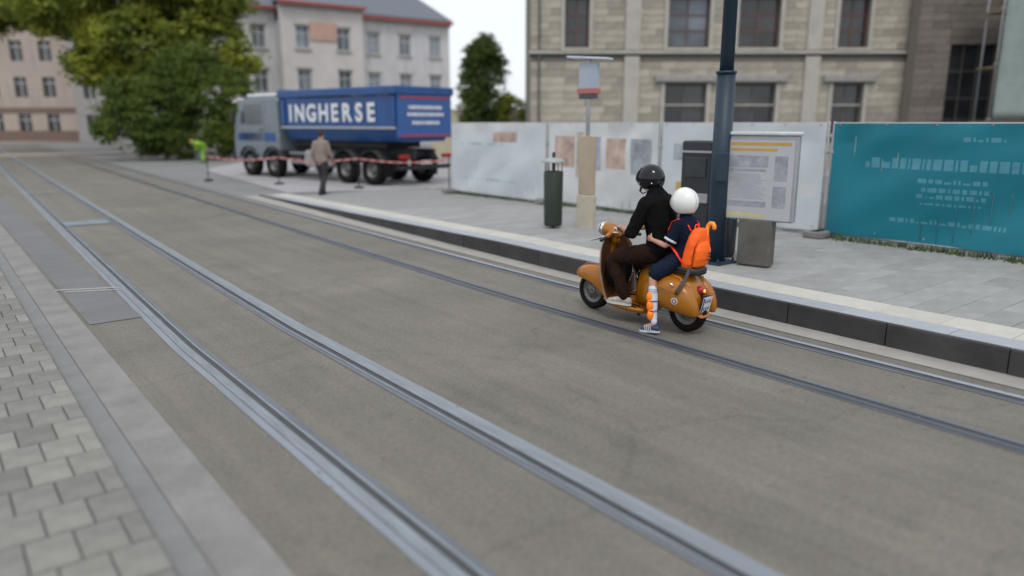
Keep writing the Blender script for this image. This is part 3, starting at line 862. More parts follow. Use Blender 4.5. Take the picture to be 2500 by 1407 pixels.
# ---------------- child
C = dict(pelvis=V(.05, 0, .755), waist=V(.045, 0, .87), chest=V(.045, 0, .975), upper=V(.055, 0, 1.06), neck=V(.075, 0, 1.125),
         shL=V(.065, .125, 1.055), shR=V(.065, -.125, 1.055), elL=V(.135, .20, .855), elR=V(.14, -.20, .86),
         wrL=V(.315, .205, .90), wrR=V(.32, -.20, .90),
         hipL=V(.07, .07, .74), hipR=V(.07, -.07, .74), knL=V(.24, .265, .56), knR=V(.26, -.26, .56),
         anL=V(.155, .325, .125), anR=V(.165, -.32, .125))
child = empty('person', SC, SCR, label='child passenger in white helmet, navy shirt and shorts holding the rider\'s waist', cat='person')
mb = limbs(C, .72, sleeve=2., leg=2.)
mb.tube([C['upper'], V(.085, 0, 1.15), V(.10, 0, 1.2)], [.05, .042, .042], n=12)
head(mb, V(.115, 0, 1.25), .88, V(1, .15, -.05))
hand(mb, C['wrL'], V(.9, -.35, .12), V(.1, -.2, 1), V(.1, 1, 0), .78, 1.5)
hand(mb, C['wrR'], V(.9, .35, .12), V(.1, .2, 1), V(.1, -1, 0), .78, 1.5)
for sd in 'LR':
    a = C['an' + sd]; mb.tube([a, a + V(.01, 0, -.04), a + V(.10, 0, -.075)], [.028, .028, .022], n=10)
remeshed('body', mb, M_skin2, .0055, parent=child, smooth=3)
M_navy = mat('navy_cotton', (.005, .009, .025), rough=.9, var=.2, scale=12, bump=.2, bscale=150, spec=.15)
mb = limbs(C, .72, grow=.013, parts=('torso', 'arms'), sleeve=.66)
mb.tube([C['pelvis'] + V(0, 0, .0), C['waist']], [(.145, .11), (.125, .10)], n=18, lat=XL)
shirt = remeshed('shirt', mb, M_navy, .007, fold=.007, fscale=(11, 11, 8), parent=child, smooth=3, seed=1.7)
for sd, s_ in (('L', 1), ('R', -1)):
    a, e = C['sh' + sd], C['el' + sd]; mb = MB(); mb.tube([a.lerp(e, .66), a.lerp(e, .76)], [.0635, .0645], n=22, round_ends=False)
    put('sleeve_cuff', mb, mat('white_cuff', (.62, .63, .66), rough=.8), shirt)
mb = MB(); mb.tube([V(.07, 0, 1.115), V(.085, 0, 1.165)], [(.058, .055), (.05, .05)], n=18, lat=XL, round_ends=False); put('collar', mb, M_navy, shirt)
mb = limbs(C, .72, grow=.016, parts=('seat', 'legs'), leg=.85)
remeshed('shorts', mb, mat('navy_shorts', (.004, .010, .028), rough=.8, var=.2, scale=10, bump=.15, bscale=120, spec=.2), .007, fold=.008, fscale=(12, 12, 8), parent=child, smooth=3, seed=5.5)
M_sock = mat('white_sock', (.58, .62, .72), rough=.85, var=.07, scale=20, bump=.4, bscale=90)
M_grd = mat('orange_shin_guard', (1.0, .24, .004), rough=.4, var=.1, scale=8, coat=.2)
M_sneak = mat('navy_trainer', (.02, .045, .10), rough=.55, var=.3, scale=14)
for sd, s_ in (('L', 1), ('R', -1)):
    k, a = C['kn' + sd], C['an' + sd]
    mb = MB(); mb.tube([k.lerp(a, .27), k.lerp(a, .32), k.lerp(a, .5), k.lerp(a, .75), k.lerp(a, 1.02)], [.043, .045, .045, .034, .029], n=18)
    so = remeshed('sock', mb, M_sock, .005, fold=.003, fscale=(20, 20, 45), parent=child, smooth=2)
    for q in (.31, .345, .38):
        st = MB(); c_ = k.lerp(a, q); ax = (a - k).normalized()
        pts = []
        x_ = ax.orthogonal().normalized(); y_ = ax.cross(x_)
        for i in range(17): t = 2 * pi * i / 16; pts.append(c_ + x_ * .0475 * cos(t) + y_ * .0475 * sin(t))
        st.tube(pts, .0022, n=5, round_ends=False); put('sock_stripe', st, mat('grey_stripe', (.22, .25, .34)), so)
    # three-lobed guard on the front of the shin
    mb = MB(); fw_ = V(.22, s_ * 1., 0).normalized()
    for q, r in ((.47, .034), (.66, .035), (.86, .032)):
        c_ = k.lerp(a, q) + fw_ * .030 + V(.010, 0, 0)
        mb.ell(c_, (r * .95, r * 1.15, r * 1.75), 18, 12)
    gd = remeshed('shin_guard', mb, M_grd, .0045, parent=child, smooth=2)
    for q in (.565, .775):
        mb = MB(); c_ = k.lerp(a, q); ax = (a - k).normalized(); x_ = ax.orthogonal().normalized(); y_ = ax.cross(x_)
        mb.tube([c_ + x_ * .046 * cos(2 * pi * i / 16) + y_ * .046 * sin(2 * pi * i / 16) + fw_ * .008 for i in range(17)], (.0045), n=5, round_ends=False)
        put('guard_strap', mb, mat('navy_strap', (.012, .02, .08)), gd)
    hp = a + V(-.045, 0, -.095); tp = a + V(.135, s_ * .01, -.118)
    mb = MB(); shoe(mb, hp, tp, .82)
    sn = remeshed('trainer', mb, M_sneak, .005, parent=child, smooth=2)
    put('sole', sole(hp, tp, .82), mat('pale_sole', (.55, .58, .62), rough=.6), sn)
    mb = MB()
    for q in (.25, .38, .5, .62):
        c_ = hp.lerp(tp, q)
        for e_ in (-1, 1):
            mb.tube([c_ + Vector((e_ * .038, 0, .012)), c_ + Vector((e_ * .034, .018, .045)), c_ + Vector((e_ * .012, .025, .066 - q * .03))], .0035, n=5)
    put('side_stripes', mb, mat('silver_stripe', (.60, .64, .68), rough=.4), sn)
chm = helmet(child, V(.100, 0, 1.272), .131, M_hw, radians(-4), radians(-4), trim=mat('grey_helmet_edge', (.25, .25, .26)))
mb = MB(); pts = []
for i in range(16):
    t = lerp(.25, 2.1, i / 15); pts.append(Vector((0, -.1435 * sin(t), .1385 * cos(t))))
mb.tube(pts, .0022, n=5); put('helmet_seam', mb, mat('seam_grey', (.42, .42, .42)), chm)
mb = MB(); mb.ell(V(.065, 0, 1.185), (.055, .05, .045)); remeshed('hair', mb, mat('auburn_hair', (.12, .035, .02), rough=.6, var=.4, scale=30, stretch=(4, 4, .6)), .005, fold=.004, fscale=(60, 60, 8), parent=child)
mb = MB(); mb.tube([V(.12, .11, 1.23), V(.16, .075, 1.165), V(.175, 0, 1.145), V(.16, -.075, 1.165), V(.12, -.11, 1.23)], [(.009, .003)] * 5, n=8, lat=(0, 1, 0)); put('chin_strap', mb, M_strap, child)

# ---------------- backpack
M_neon = mat('neon_orange_nylon', (1.0, .12, .0), rough=.6, var=.05, scale=5, bump=.25, bscale=90)
M_neon2 = mat('neon_orange_pocket', (1.0, .15, .0), rough=.6, var=.06, scale=5, bump=.25, bscale=90)
bp_ = empty('backpack', tuple(Vector(SC) + Matrix.Rotation(SCR, 3, 'Z') @ V(.035, .0, -.01)), SCR, label='neon orange school backpack with black print worn on the child\'s back', cat='backpack')
mb = MB(); rings = []
for u, a, b, fc in [(.655, .095, .05, -.125), (.668, .135, .072, -.13), (.71, .148, .082, -.132), (.80, .148, .080, -.130), (.90, .140, .072, -.126), (.97, .122, .062, -.12), (1.02, .09, .048, -.113), (1.045, .05, .028, -.108)]:
    r = []
    fc += .03 - (u - .82) * .20
    for i in range(26):
        t = 2 * pi * i / 26; c, s2 = cos(t), sin(t)
        r.append(V(fc + b * math.copysign(abs(s2) ** .75, s2), a * math.copysign(abs(c) ** .7, c), u))
    rings.append(r)
mb.loft(rings)
remeshed('pack_body', mb, M_neon, .007, fold=.006, fscale=(9, 9, 7), parent=bp_, smooth=2)
mb = MB(); rings = []
for u, a, b, fc in [(.668, .08, .02, -.19), (.69, .112, .034, -.20), (.76, .118, .042, -.205), (.84, .112, .036, -.197), (.89, .09, .025, -.19), (.92, .05, .014, -.184)]:
    fc += .03 - (u - .82) * .20
    rings.append([V(fc + b * math.copysign(abs(sin(t)) ** .8, sin(t)), a * math.copysign(abs(cos(t)) ** .75, cos(t)), u) for t in [2 * pi * i / 22 for i in range(22)]])
mb.loft(rings); pk = remeshed('front_pocket', mb, M_neon2, .006, fold=.004, parent=bp_, smooth=2)
M_zip = mat('dark_zip', (.10, .012, .01), rough=.6)
mb = MB(); mb.tube([V(-.145, .128, .70), V(-.155, .130, .78), V(-.165, .121, .87), V(-.172, .088, .94), V(-.173, .03, .972), V(-.173, -.03, .972), V(-.172, -.088, .94)], .0048, n=6); put('zip', mb, M_zip, bp_)
# three-leaf mark with bars and a short word-like print, low on the pocket
M_pr = mat('navy_print', (.03, .012, .05), rough=.6)
mb = MB(); cc = V(-.226, -.035, .80)
for ang, ln in ((0, .030), (.75, .026), (-.75, .026)):
    Rr = Matrix.Rotation(ang, 3, 'Y')
    for e_ in (-1, 1):
        mb.add([cc + Rr @ Vector(p) for p in ((0, 0, -.004), (e_ * .008, .0, ln * .5), (0, 0, ln))], [(0, 1, 2) if e_ > 0 else (0, 2, 1)])
for k in range(3): mb.box(cc + Vector((0, .0, -.010 - .006 * k)), (.034 - .004 * k, .004, .003))
for k in range(6): mb.box(cc + Vector((-.03 + .012 * k, .002, -.05)), (.007, .004, .013 if k % 2 else .009))
o = put('printed_mark', mb, M_pr, pk); solid(o, .003)
def strap(mb, pts, w): mb.tube(pts, [(w, .005)] * len(pts), n=8, lat=(1, 0, 0), round_ends=False)
for s_ in (1, -1):
    mb = MB(); strap(mb, [V(-.075, s_ * .06, 1.02), V(-.05, s_ * .075, 1.075), V(.0, s_ * .085, 1.112), V(.06, s_ * .095, 1.122), V(.12, s_ * .10, 1.09), V(.15, s_ * .105, 1.02), V(.145, s_ * .115, .95), V(.10, s_ * .145, .87), V(.02, s_ * .15, .80), V(-.04, s_ * .135, .72)], .021)
    put('shoulder_strap', mb, mat('neon_red_webbing', (1., .05, .02), rough=.7), bp_)
mb = MB(); mb.tube([V(-.085, .025, 1.035), V(-.09, .02, 1.075), V(-.09, -.02, 1.075), V(-.085, -.025, 1.035)], .007, n=8); put('grab_handle', mb, mat('neon_red_webbing', (1, .05, .02)), bp_)
M_cane = mat('amber_umbrella_handle', (1.0, .30, .012), rough=.35, var=.06, coat=.4)
um = empty('umbrella', SC, SCR, label='amber orange curved umbrella handle sticking out of the top of the backpack', cat='umbrella')
mb = MB(); mb.tube([V(-.13, -.06, .97), V(-.12, -.075, 1.02), V(-.127, -.085, 1.06), V(-.145, -.09, 1.08), V(-.168, -.095, 1.078), V(-.182, -.097, 1.055), V(-.184, -.098, 1.035)], [.018, .02, .021, .021, .021, .021, .020], n=14)
ho = put('handle', mb, M_cane, um)
disc_on('end_cap', V(-.185, -.099, 1.018), V(-.5, .1, -.8), .019, .005, M_blk, um)
mb = MB(); mb.tube([V(-.115, -.03, .75), V(-.128, -.055, .96)], .012, n=8); put('shaft', mb, M_blk, um)

# ================================================================== FENCE WITH BANNERS
M_galv = mat('galvanised_tube', (.42, .43, .44), rough=.4, metal=.8, var=.1)
M_teal = mat('teal_banner', (.001, .165, .225), rough=.55, var=.07, scale=1.2, bump=.1)
M_wban = mat('white_banner', (.58, .59, .60), rough=.6, var=.08, scale=1.5, bump=.1)
M_cban = mat('cool_white_banner', (.53, .575, .60), rough=.6, var=.05, scale=1.5)
M_tprint = mat('pale_print_on_teal', (.07, .26, .33), rough=.6)
M_img = [mat('print_%s' % n, c, rough=.6, var=.35, scale=3.5) for n, c in (('salmon', (.44, .33, .28)), ('lilac', (.36, .35, .42)), ('sand', (.45, .40, .33)), ('slate', (.30, .33, .36)), ('ice', (.42, .50, .54)))]
def panel(y0, y1, base, prints, label, z1=2.02, wave=.03, seed=0.):
    """one framed mesh-fence panel with a printed banner; x local = along the fence"""
    ym = (y0 + y1) / 2; xo = lambda Y: XF + (px_(Y) - 6.8) * .6
    rz = atan2(-(xo(y1) - xo(y0)), (y1 - y0)); L_ = y1 - y0 - .06
    g0 = ph(ym) if ym < 20 else .02
    t = empty('fence_panel', (xo(ym), ym, g0), rz, label=label, cat='fence panel', group='banner fence panels along the platform')
    H_ = z1 - g0
    fr = MB(); a = L_ / 2
    for y_ in (-a, a): fr.tube([(0, y_, .02), (0, y_, H_)], .021, n=8)
    for z_ in (.07, H_ - .01): fr.tube([(0, -a, z_), (0, a, z_)], .017, n=8)
    put('frame', fr, M_galv, t)
    wr = MB()
    for k in range(int(L_ / .22)): wr.tube([(.004, -a + .1 + k * .22, .10), (.004, -a + .1 + k * .22, H_)], .003, n=4, round_ends=False)
    put('wire_mesh', wr, M_galv, t, kind='stuff')
    nx, nz = int(L_ / .03), int((H_ - .14) / .03)
    vs, fs, mi = [], [], []
    for i in range(nx + 1):
        for k in range(nz + 1):
            yy = lerp(-a + .02, a - .02, i / nx); zz = lerp(.085, H_ - .01, k / nz)
            ed = min(1, (H_ - zz) / .3) * min(1, (a - abs(yy)) / .3)
            w_ = wave * (noise.noise(Vector((yy * .9 + seed, zz * 1.4 + yy * .6, seed))) * 2.4 + .35 * sin(yy * 5 + zz * 3)) * ed
            vs.append((-.028 + w_, yy, zz))
    for i in range(nx):
        for k in range(nz):
            fs.append((i * (nz + 1) + k, i * (nz + 1) + k + 1, (i + 1) * (nz + 1) + k + 1, (i + 1) * (nz + 1) + k))
            # u runs left to right as read from the street (far end = left)
            u = (1 - (i + .5) / nx) * L_; v = (k + .5) / nz * (H_ - .15)
            m_ = 0
            for (u0, u1, v0, v1, q) in prints:
                if u0 <= u <= u1 and v0 <= v <= v1: m_ = q
            mi.append(m_)
    me = bpy.data.meshes.new('banner'); me.from_pydata(vs, [], fs)
    for m in [base, M_tprint, M_wban] + M_img + [mat('print_amber', (.50, .34, .09), rough=.6), mat('print_ink', (.16, .17, .20), rough=.6)]: me.materials.append(m)
    me.polygons.foreach_set('material_index', mi); me.polygons.foreach_set('use_smooth', [True] * len(fs))
    o = put('banner', me, None, t)
    for y_ in (-a, a):
        f_ = MB(); f_.box((0, y_, .055), (.62, .24, .11), bev=.02); put('foot_block', f_, mat('grey_concrete_foot', (.20, .20, .19), rough=.9, var=.15, bump=.4), t)
        c_ = MB(); c_.box((0, y_, H_ * .75), (.06, .07, .05), bev=.006); put('clamp', c_, M_galv, t)
    for k in range(6):
        yy = lerp(-a + .12, a - .12, k / 5)
        for z_ in (.15, H_ - .03):
            e_ = MB(); e_.revolve([(.008, -.003), (.014, -.003), (.014, .003), (.008, .003)], (-.036, yy, z_), 'x', 10); put('eyelet', e_, M_galv, o)
    return t
random.seed(11)
def words(u0, u1, v0, v1, q, seed):
    r = random.Random(seed); out = []; u = u0
    while u < u1:
        w_ = r.choice((.06, .09, .12, .03)); out.append((u, min(u + w_, u1), v0, v1 if r.random() > .3 else v0 + (v1 - v0) * .7, q)); u += w_ + .03
    return out
# panel from -.9..2.3 , 2.35..6.1 (teal), then white ones
tp = words(.55, 3.6, 1.01, 1.16, 1, 2) + words(1.35, 2.25, .83, .89, 1, 5) + words(1.4, 2.3, .73, .79, 1, 6) + words(1.35, 2.25, .63, .69, 1, 8) + words(1.4, 2.2, .54, .58, 1, 9) + words(1.0, 2.6, .26, .32, 1, 3) + words(1.9, 2.4, 1.40, 1.47, 1, 4)
panel(2.35, 6.17, M_teal, tp, 'teal banner panel with pale printed lines, right of the info board', wave=.045, seed=2.)
panel(-1.5, 2.33, M_teal, [], 'teal banner panel at the right edge of the view, nearest to the camera', wave=.045, seed=5.)
wp = [(.0, 3.4, 1.62, 1.70, 2)] + [(.3, 1.1, 1.0, 1.3, 6), (1.4, 2.3, .7, 1.1, 6), (.4, 1.2, .4, .6, 8), (1.7, 3.3, .5, .72, 2), (2.3, 2.9, .98, 1.4, 7)]
panel(6.19, 9.65, M_cban, wp, 'white banner panel with grey prints behind the poster board', seed=9.)
wp = [(0, 3.4, 1.48, 1.80, 2), (.15, 1.05, .72, 1.44, 4), (1.1, 1.35, .6, 1.5, 5), (1.4, 2.2, .70, 1.44, 4), (2.3, 3.0, .8, 1.4, 8)]
panel(9.67, 13.1, M_wban, [(0, 3.4, 1.48, 1.80, 2), (.2, .9, .75, 1.42, 3), (.95, 1.2, .55, 1.5, 5), (1.25, 1.75, .72, 1.42, 4), (1.9, 2.5, .78, 1.40, 3), (2.65, 3.2, .7, 1.4, 6), (.15, 3.2, .30, .50, 2)], 'white banner panel with salmon and lilac pictures, left of the rider\'s head', seed=14.)
panel(13.12, 17.3, M_cban, [(0, 3.4, 1.60, 1.8, 2), (.3, 2.4, 1.20, 1.27, 7), (.5, 3., .32, .40, 7), (2.0, 3.0, 1.3, 1.55, 3)], 'pale blue-white banner panel at the far end, beside the tipper lorry', seed=21.)

# ================================================================== STOP FURNITURE
M_mast = mat('dark_blue_mast_paint', (.012, .030, .052), rough=.5, var=.15, scale=3)
M_post = mat('dark_green_paint', (.020, .032, .024), rough=.55, var=.2, scale=3)
M_anth = mat('anthracite_panel', (.025, .028, .036), rough=.4, var=.15, scale=3)
mast = empty('catenary_mast', (8.06, 5.87, .22), 0, label='tall dark blue steel mast rising behind the riders beyond the top of the photo', cat='mast')
mb = MB(); mb.tube([(0, 0, 0), (0, 0, 2.4)], [.125, .115], n=20, round_ends=False); put('lower_sleeve', mb, M_mast, mast)
mb = MB(); mb.tube([(0, 0, 2.4), (0, 0, 2.43)], [.128, .128], n=20, round_ends=False); put('collar', mb, M_mast, mast)
mb = MB(); mb.tube([(0, 0, 2.43), (0, 0, 8.2)], [.088, .072], n=18, round_ends=False); put('upper_pole', mb, M_mast, mast)
mb = MB(); mb.box((0, 0, .012), (.42, .42, .024), bev=.004)
for i in (-1, 1):
    for j in (-1, 1): mb.tube([(i * .16, j * .16, .02), (i * .16, j * .16, .06)], .014, n=6)
put('base_plate', mb, M_mast, mast)
mb = MB(); mb.box((-.08, -.08, 1.25), (.12, .14, .36), R=Matrix.Rotation(.6, 3, 'Z'), bev=.008); put('inspection_box', mb, M_mast, mast)
mb = MB(); mb.tube([(0, 0, 7.6), (-3.2, 0, 7.7)], .03, n=8); put('cantilever_arm', mb, M_mast, mast)

# ticket machine left of the mast (dark cabinet)
FR = atan2(-.62, .785) + 0.     # faces the street camera side
def cam_rot(off=0.): return -YAW + off
tm = empty('ticket_machine', (8.80, 6.73, .22), radians(-90) + radians(8), label='dark anthracite ticket machine standing left of the mast behind the child', cat='ticket machine')
mb = MB(); mb.box((0, 0, .80), (.46, .36, 1.50), bev=.02); put('cabinet', mb, M_anth, tm)
mb = MB(); mb.box((0, 0, .025), (.52, .30, .05)); put('plinth', mb, M_blk, tm)
mb = MB(); mb.box((0, -.19, 1.18), (.34, .02, .28), bev=.006); put('screen', mb, glass('dark_screen_glass'), tm)
mb = MB(); mb.box((0, -.185, 1.40), (.47, .03, .03)); put('light_strip', mb, mat('pale_strip', (.35, .37, .40)), tm)
mb = MB(); mb.box((.12, -.19, .75), (.2, .02, .14), bev=.01); put('tray_flap', mb, M_galv, tm)

ib = empty('information_board', (8.22, 5.39, .22), radians(-90) + radians(14), label='white poster board with amber header stripes on a concrete foot by the mast', cat='information board')
mb = MB(); mb.box((.0, .03, .31), (.42, .20, .62), bev=.03); put('concrete_post', mb, mat('weathered_concrete', (.105, .100, .090), rough=.85, var=.25, scale=4, bump=.3), ib)
mb = MB(); mb.box((0, .0, 1.12), (.92, .10, 1.06), bev=.015); put('case', mb, mat('light_grey_case', (.35, .36, .38), rough=.4, metal=.3), ib)
mb = MB(); mb.box((0, -.054, 1.10), (.84, .006, .98)); ps = put('poster', mb, mat('poster_paper', (.42, .43, .46), rough=.5, var=.05, scale=2), ib)
def prt(cx, cz, w, h, m, nm='printed_block'): 
    mb = MB(); mb.box((cx, -.0585, cz), (w, .002, h)); put(nm, mb, m, ps)
M_amb = mat('amber_print', (.50, .30, .04), rough=.5)
prt(-.02, 1.545, .80, .035, M_amb, 'amber_stripe'); prt(-.10, 1.475, .62, .03, M_amb, 'amber_stripe')
random.seed(4)
for (cx, cz, w, h, nm) in ((-.14, 1.33, .5, .14, 'ink'), (-.14, 1.22, .46, .03, 'ink'), (.27, 1.25, .16, .3, 'ink'), (.27, .9, .16, .26, 'ink'), (-.14, .80, .5, .07, 'ink')):
    prt(cx, cz, w, h, mat('poster_photo_grey', (.30, .31, .35), rough=.5, var=.25, scale=9))
for k in range(14):
    prt(-.14 + random.uniform(-.02, .02), 1.17 - k * .023, random.uniform(.3, .5), .007, M_img[3], 'text_line')
prt(-.14, .66, .5, .05, mat('poster_yellow', (.5, .45, .25)))
mb = MB(); mb.box((0, .0, 1.67), (.96, .14, .045), bev=.012); put('case_hood', mb, mat('pale_hood', (.55, .57, .60), rough=.35), ib)
mb = MB(); mb.box((0, -.06, 1.10), (.86, .004, 1.0)); 
db = empty('litter_bin', (8.52, 6.12, .22), radians(-80), label='squat dark grey litter bin between the mast and the poster board foot', cat='litter bin')
mb = MB(); mb.revolve([(.001, 0), (.17, 0), (.19, .05), (.2, .62), (.185, .64), (.17, .63), (.165, .55), (.001, .54)], (0, 0, 0), 'z', 24); put('drum', mb, M_anth, db)
mb = MB(); mb.revolve([(.185, .64), (.205, .65), (.205, .68), (.12, .69), (.12, .66)], (0, 0, 0), 'z', 24); put('rim', mb, M_blk, db)

lb = empty('litter_bin', (8.59, 9.71, .20), radians(-70), label='tall dark green litter bin on the platform left of the handlebars', cat='litter bin')
mb = MB(); mb.tube([(0, 0, 0), (0, 0, 1.30)], [.03, .03], n=10); put('post', mb, M_post, lb)
mb = MB(); mb.revolve([(.001, .05), (.15, .05), (.16, .1), (.17, .98), (.16, 1.0), (.15, .98), (.145, .2), (.001, .2)], (.0, 0, 0), 'z', 24); put('drum', mb, M_post, lb)
for k in range(4):
    mb = MB(); mb.tube([(.165 * cos(a), .165 * sin(a), 1.0) for a in (k * pi / 2, k * pi / 2 + .01)] + [(.165 * cos(k * pi / 2), .165 * sin(k * pi / 2), 1.16)], .008, n=6); put('hood_strut', mb, M_post, lb)
mb = MB(); mb.revolve([(.001, 1.24), (.12, 1.22), (.22, 1.16), (.215, 1.15), (.001, 1.18)], (0, 0, 0), 'z', 24); put('hood', mb, mat('pale_bin_hood', (.34, .38, .38), rough=.5), lb)

# stop sign post with timetable case (beige)
ss = empty('stop_sign', (8.95, 9.25, .20), radians(-78), label='beige tram stop column with pale blue sign box and red band on top', cat='stop sign')
M_bei = mat('beige_enamel', (.40, .33, .24), rough=.5, var=.1, scale=4)
mb = MB(); mb.box((0, 0, .30), (.34, .12, .60), bev=.015); put('base_panel', mb, mat('pale_beige_panel', (.46, .42, .34), rough=.6, var=.1), ss)
mb = MB(); mb.box((0, 0, 1.10), (.30, .09, 1.0), bev=.012); put('column', mb, M_bei, ss)
mb = MB(); mb.tube([(0, 0, 1.6), (0, 0, 2.86)], .035, n=10); put('pole', mb, M_galv, ss)
mb = MB(); mb.box((.0, 0, 2.58), (.36, .09, .42), bev=.012); put('sign_box', mb, mat('pale_blue_sign', (.35, .40, .48), rough=.4, var=.05), ss)
mb = MB(); mb.box((.0, 0, 2.34), (.42, .095, .09), bev=.008); put('red_band', mb, mat('faded_red_band', (.42, .14, .13), rough=.5), ss)
mb = MB(); mb.box((.0, 0, 2.25), (.34, .09, .08), bev=.006); put('display', mb, glass('dark_display'), ss)
mb = MB(); mb.box((0, 0, 2.87), (.8, .22, .035), R=Matrix.Rotation(.08, 3, 'Y'), bev=.01); put('roof_blade', mb, mat('pale_blue_blade', (.50, .55, .62), rough=.35), ss)

# ================================================================== TIPPER LORRY
TR = radians(12)
tk = empty('tipper_lorry', (13.0, 20.95, 0), TR, label='blue and white four-axle tipper lorry parked behind the barrier tape', cat='lorry')
# local: y forward, x right; origin = rear end centre on the ground; the left side (x=-1.25) faces the street
M_tb = mat('lorry_blue', (.004, .062, .225), rough=.4, var=.16, scale=1.5, coat=.15)
M_tbd = mat('lorry_dark_blue', (.006, .03, .10), rough=.45, var=.1)
M_cab = mat('lorry_cab_silver', (.15, .185, .215), rough=.35, var=.14, coat=.3)
M_chs = mat('chassis_black', (.014, .014, .016), rough=.7, var=.2)
M_wht = mat('lorry_white', (.66, .68, .72), rough=.35)
LT = 9.0
mb = MB()                     # tipper tub: U-shaped section tapering down
def tub(y, top, bot, wt, wb): return [Vector(p) for p in ((-wt, y, top), (wt, y, top), (wt, y, bot + .45), (wb, y, bot), (-wb, y, bot), (-wt, y, bot + .45))]
mb.loft([tub(.12, 2.86, 1.42, 1.20, .95), tub(6.1, 2.86, 1.42, 1.20, .95), tub(6.35, 2.95, 1.6, 1.20, .95)], smooth=False)
tb = put('tipper_body', mb, M_tb, tk)
for s_ in (-1, 1):
    m2 = MB(); m2.box((s_ * 1.245, 3.2, 3.02), (.11, 6.4, .26), bev=.03); put('top_rail', m2, M_tb, tb)
    m2 = MB(); m2.box((s_ * 1.225, 3.2, 1.86), (.06, 6.2, .07)); put('lower_rail', m2, mat('pale_aluminium', (.42, .43, .44), rough=.4, metal=.5), tb)
for k in range(2):
    m2 = MB(); m2.box((-1.225, .16 + k * 5.95, 2.38), (.06, .12, .96), bev=.015); put('side_rib', m2, M_tb, tb)
m2 = MB(); m2.box((0, 6.32, 3.0), (2.5, .12, .4), bev=.03); put('headboard', m2, M_tb, tb)
# load of grey earth
m2 = MB(); vs, fs = [], []
for i in range(13):
    for j in range(7):
        vs.append((lerp(-1.15, 1.15, j / 6), lerp(.2, 6.1, i / 12), 2.9 + .12 * noise.noise(Vector((i * .6, j * .7, 1)))))
for i in range(12):
    for j in range(6): fs.append((i * 7 + j, i * 7 + j + 1, (i + 1) * 7 + j + 1, (i + 1) * 7 + j))
m2.add(vs, fs); put('load', m2, mat('earth_load', (.12, .09, .07), rough=.95, var=.3), tb)
# white block lettering on the side (strokes as seen, unreadable in the photograph)
def letter(ch, size, parent, m, loc, rot):
    """one solid letter from the built-in font as its own mesh"""
    cu = bpy.data.curves.new('letter', 'FONT'); cu.body = ch; cu.size = size; cu.extrude = .008; cu.offset = size * .035; cu.resolution_u = 4
    t = bpy.data.objects.new('tmp', cu); COL.objects.link(t)
    dg = bpy.context.evaluated_depsgraph_get(); me = bpy.data.meshes.new_from_object(t.evaluated_get(dg))
    bpy.data.objects.remove(t); me.materials.clear(); me.materials.append(m)
    o = put('letter', me, None, parent, loc=loc); o.rotation_euler = rot
    return o
yy = 5.78
for ch in 'INGHERSE':
    letter(ch, .80, tb, M_wht, (-1.236, yy, 2.08), (pi / 2, 0, -pi / 2)); yy -= {'I': .34, 'E': .60, 'S': .58}.get(ch, .70)
# tailgate
m2 = MB(); m2.box((0, .06, 2.22), (2.36, .10, 1.36), bev=.02); tg = put('tailgate', m2, mat('tailgate_blue', (.03, .10, .30), rough=.4, var=.1), tk)
m2 = MB(); m2.box((0, .04, 3.02), (2.5, .14, .26), bev=.03); put('top_beam', m2, M_tb, tg)
for z_, w_ in ((2.50, 1.5), (2.28, 1.6), (2.02, 1.2)):
    for q in words(-w_ / 2, w_ / 2, 0, 1, 0, int(z_ * 10)):
        m2 = MB(); m2.box(((q[0] + q[1]) / 2, -.0, z_), ((q[1] - q[0]) * 1.0, .012, .11)); put('letter', m2, M_wht, tg)
for z_ in (2.80, 1.62):
    m2 = MB(); m2.box((0, -.0, z_), (2.2, .014, .05)); put('reflective_strip', m2, mat('red_reflective', (.45, .03, .04), rough=.3), tg)
# chassis and running gear
m2 = MB()
for s_ in (-1, 1): m2.box((s_ * .42, 4.4, 1.02), (.14, 8.6, .32))
for k in range(7): m2.box((0, .5 + k * 1.25, 1.02), (.84, .12, .2))
m2.box((0, 3.6, 1.30), (1.5, 5.0, .2))
put('chassis', m2, M_chs, tk)
def lorry_wheel(x, y_):
    R = .52
    m = MB(); m.revolve([(.29, -.15), (.46, -.16), (R, -.12), (R, .12), (.46, .16), (.29, .15)], (x, y_, R), 'x', 28); w_ = put('wheel', m, M_rub, tk)
    m = MB(); sx = -1 if x < 0 else 1
    m.revolve([(.001, sx * .04), (.1, sx * .06), (.12, sx * .0), (.24, -sx * .02), (.29, sx * .10), (.30, sx * .12), (.30, -sx * .1), (.001, -sx * .1)], (x, y_, R), 'x', 24); put('rim', m, M_rim, w_)
for x in (-1.08, 1.08):
    for y_ in (1.35, 2.72, 7.0, 8.6): 
        lorry_wheel(x, y_)
for x in (-1.08, 1.08):
    for y_ in (1.35, 2.72, 7.0, 8.6):
        m = MB(); m.revolve([(.60, -.22), (.63, -.22), (.63, .22), (.60, .22)], (x, y_, .52), 'x', 12, a0=.35, a1=pi - .35); put('mudguard', m, M_chs, tk)
m2 = MB(); m2.box((-.98, 4.35, .78), (.55, 1.3, .60), bev=.08); put('fuel_tank', m2, mat('alu_tank', (.40, .40, .40), rough=.35, metal=.7), tk)
m2 = MB(); m2.box((-1.16, 5.45, .80), (.12, .55, .5), bev=.03); put('tool_box', m2, M_chs, tk)
m2 = MB(); m2.tube([(-1.2, 3.4, .95), (-1.2, 5.9, .95)], .035, n=8); m2.tube([(-1.2, 3.4, .62), (-1.2, 5.9, .62)], .035, n=8); put('side_guard', m2, M_galv, tk)
m2 = MB(); m2.box((0, .1, .60), (2.3, .1, .14), bev=.02); put('rear_underrun', m2, M_chs, tk)
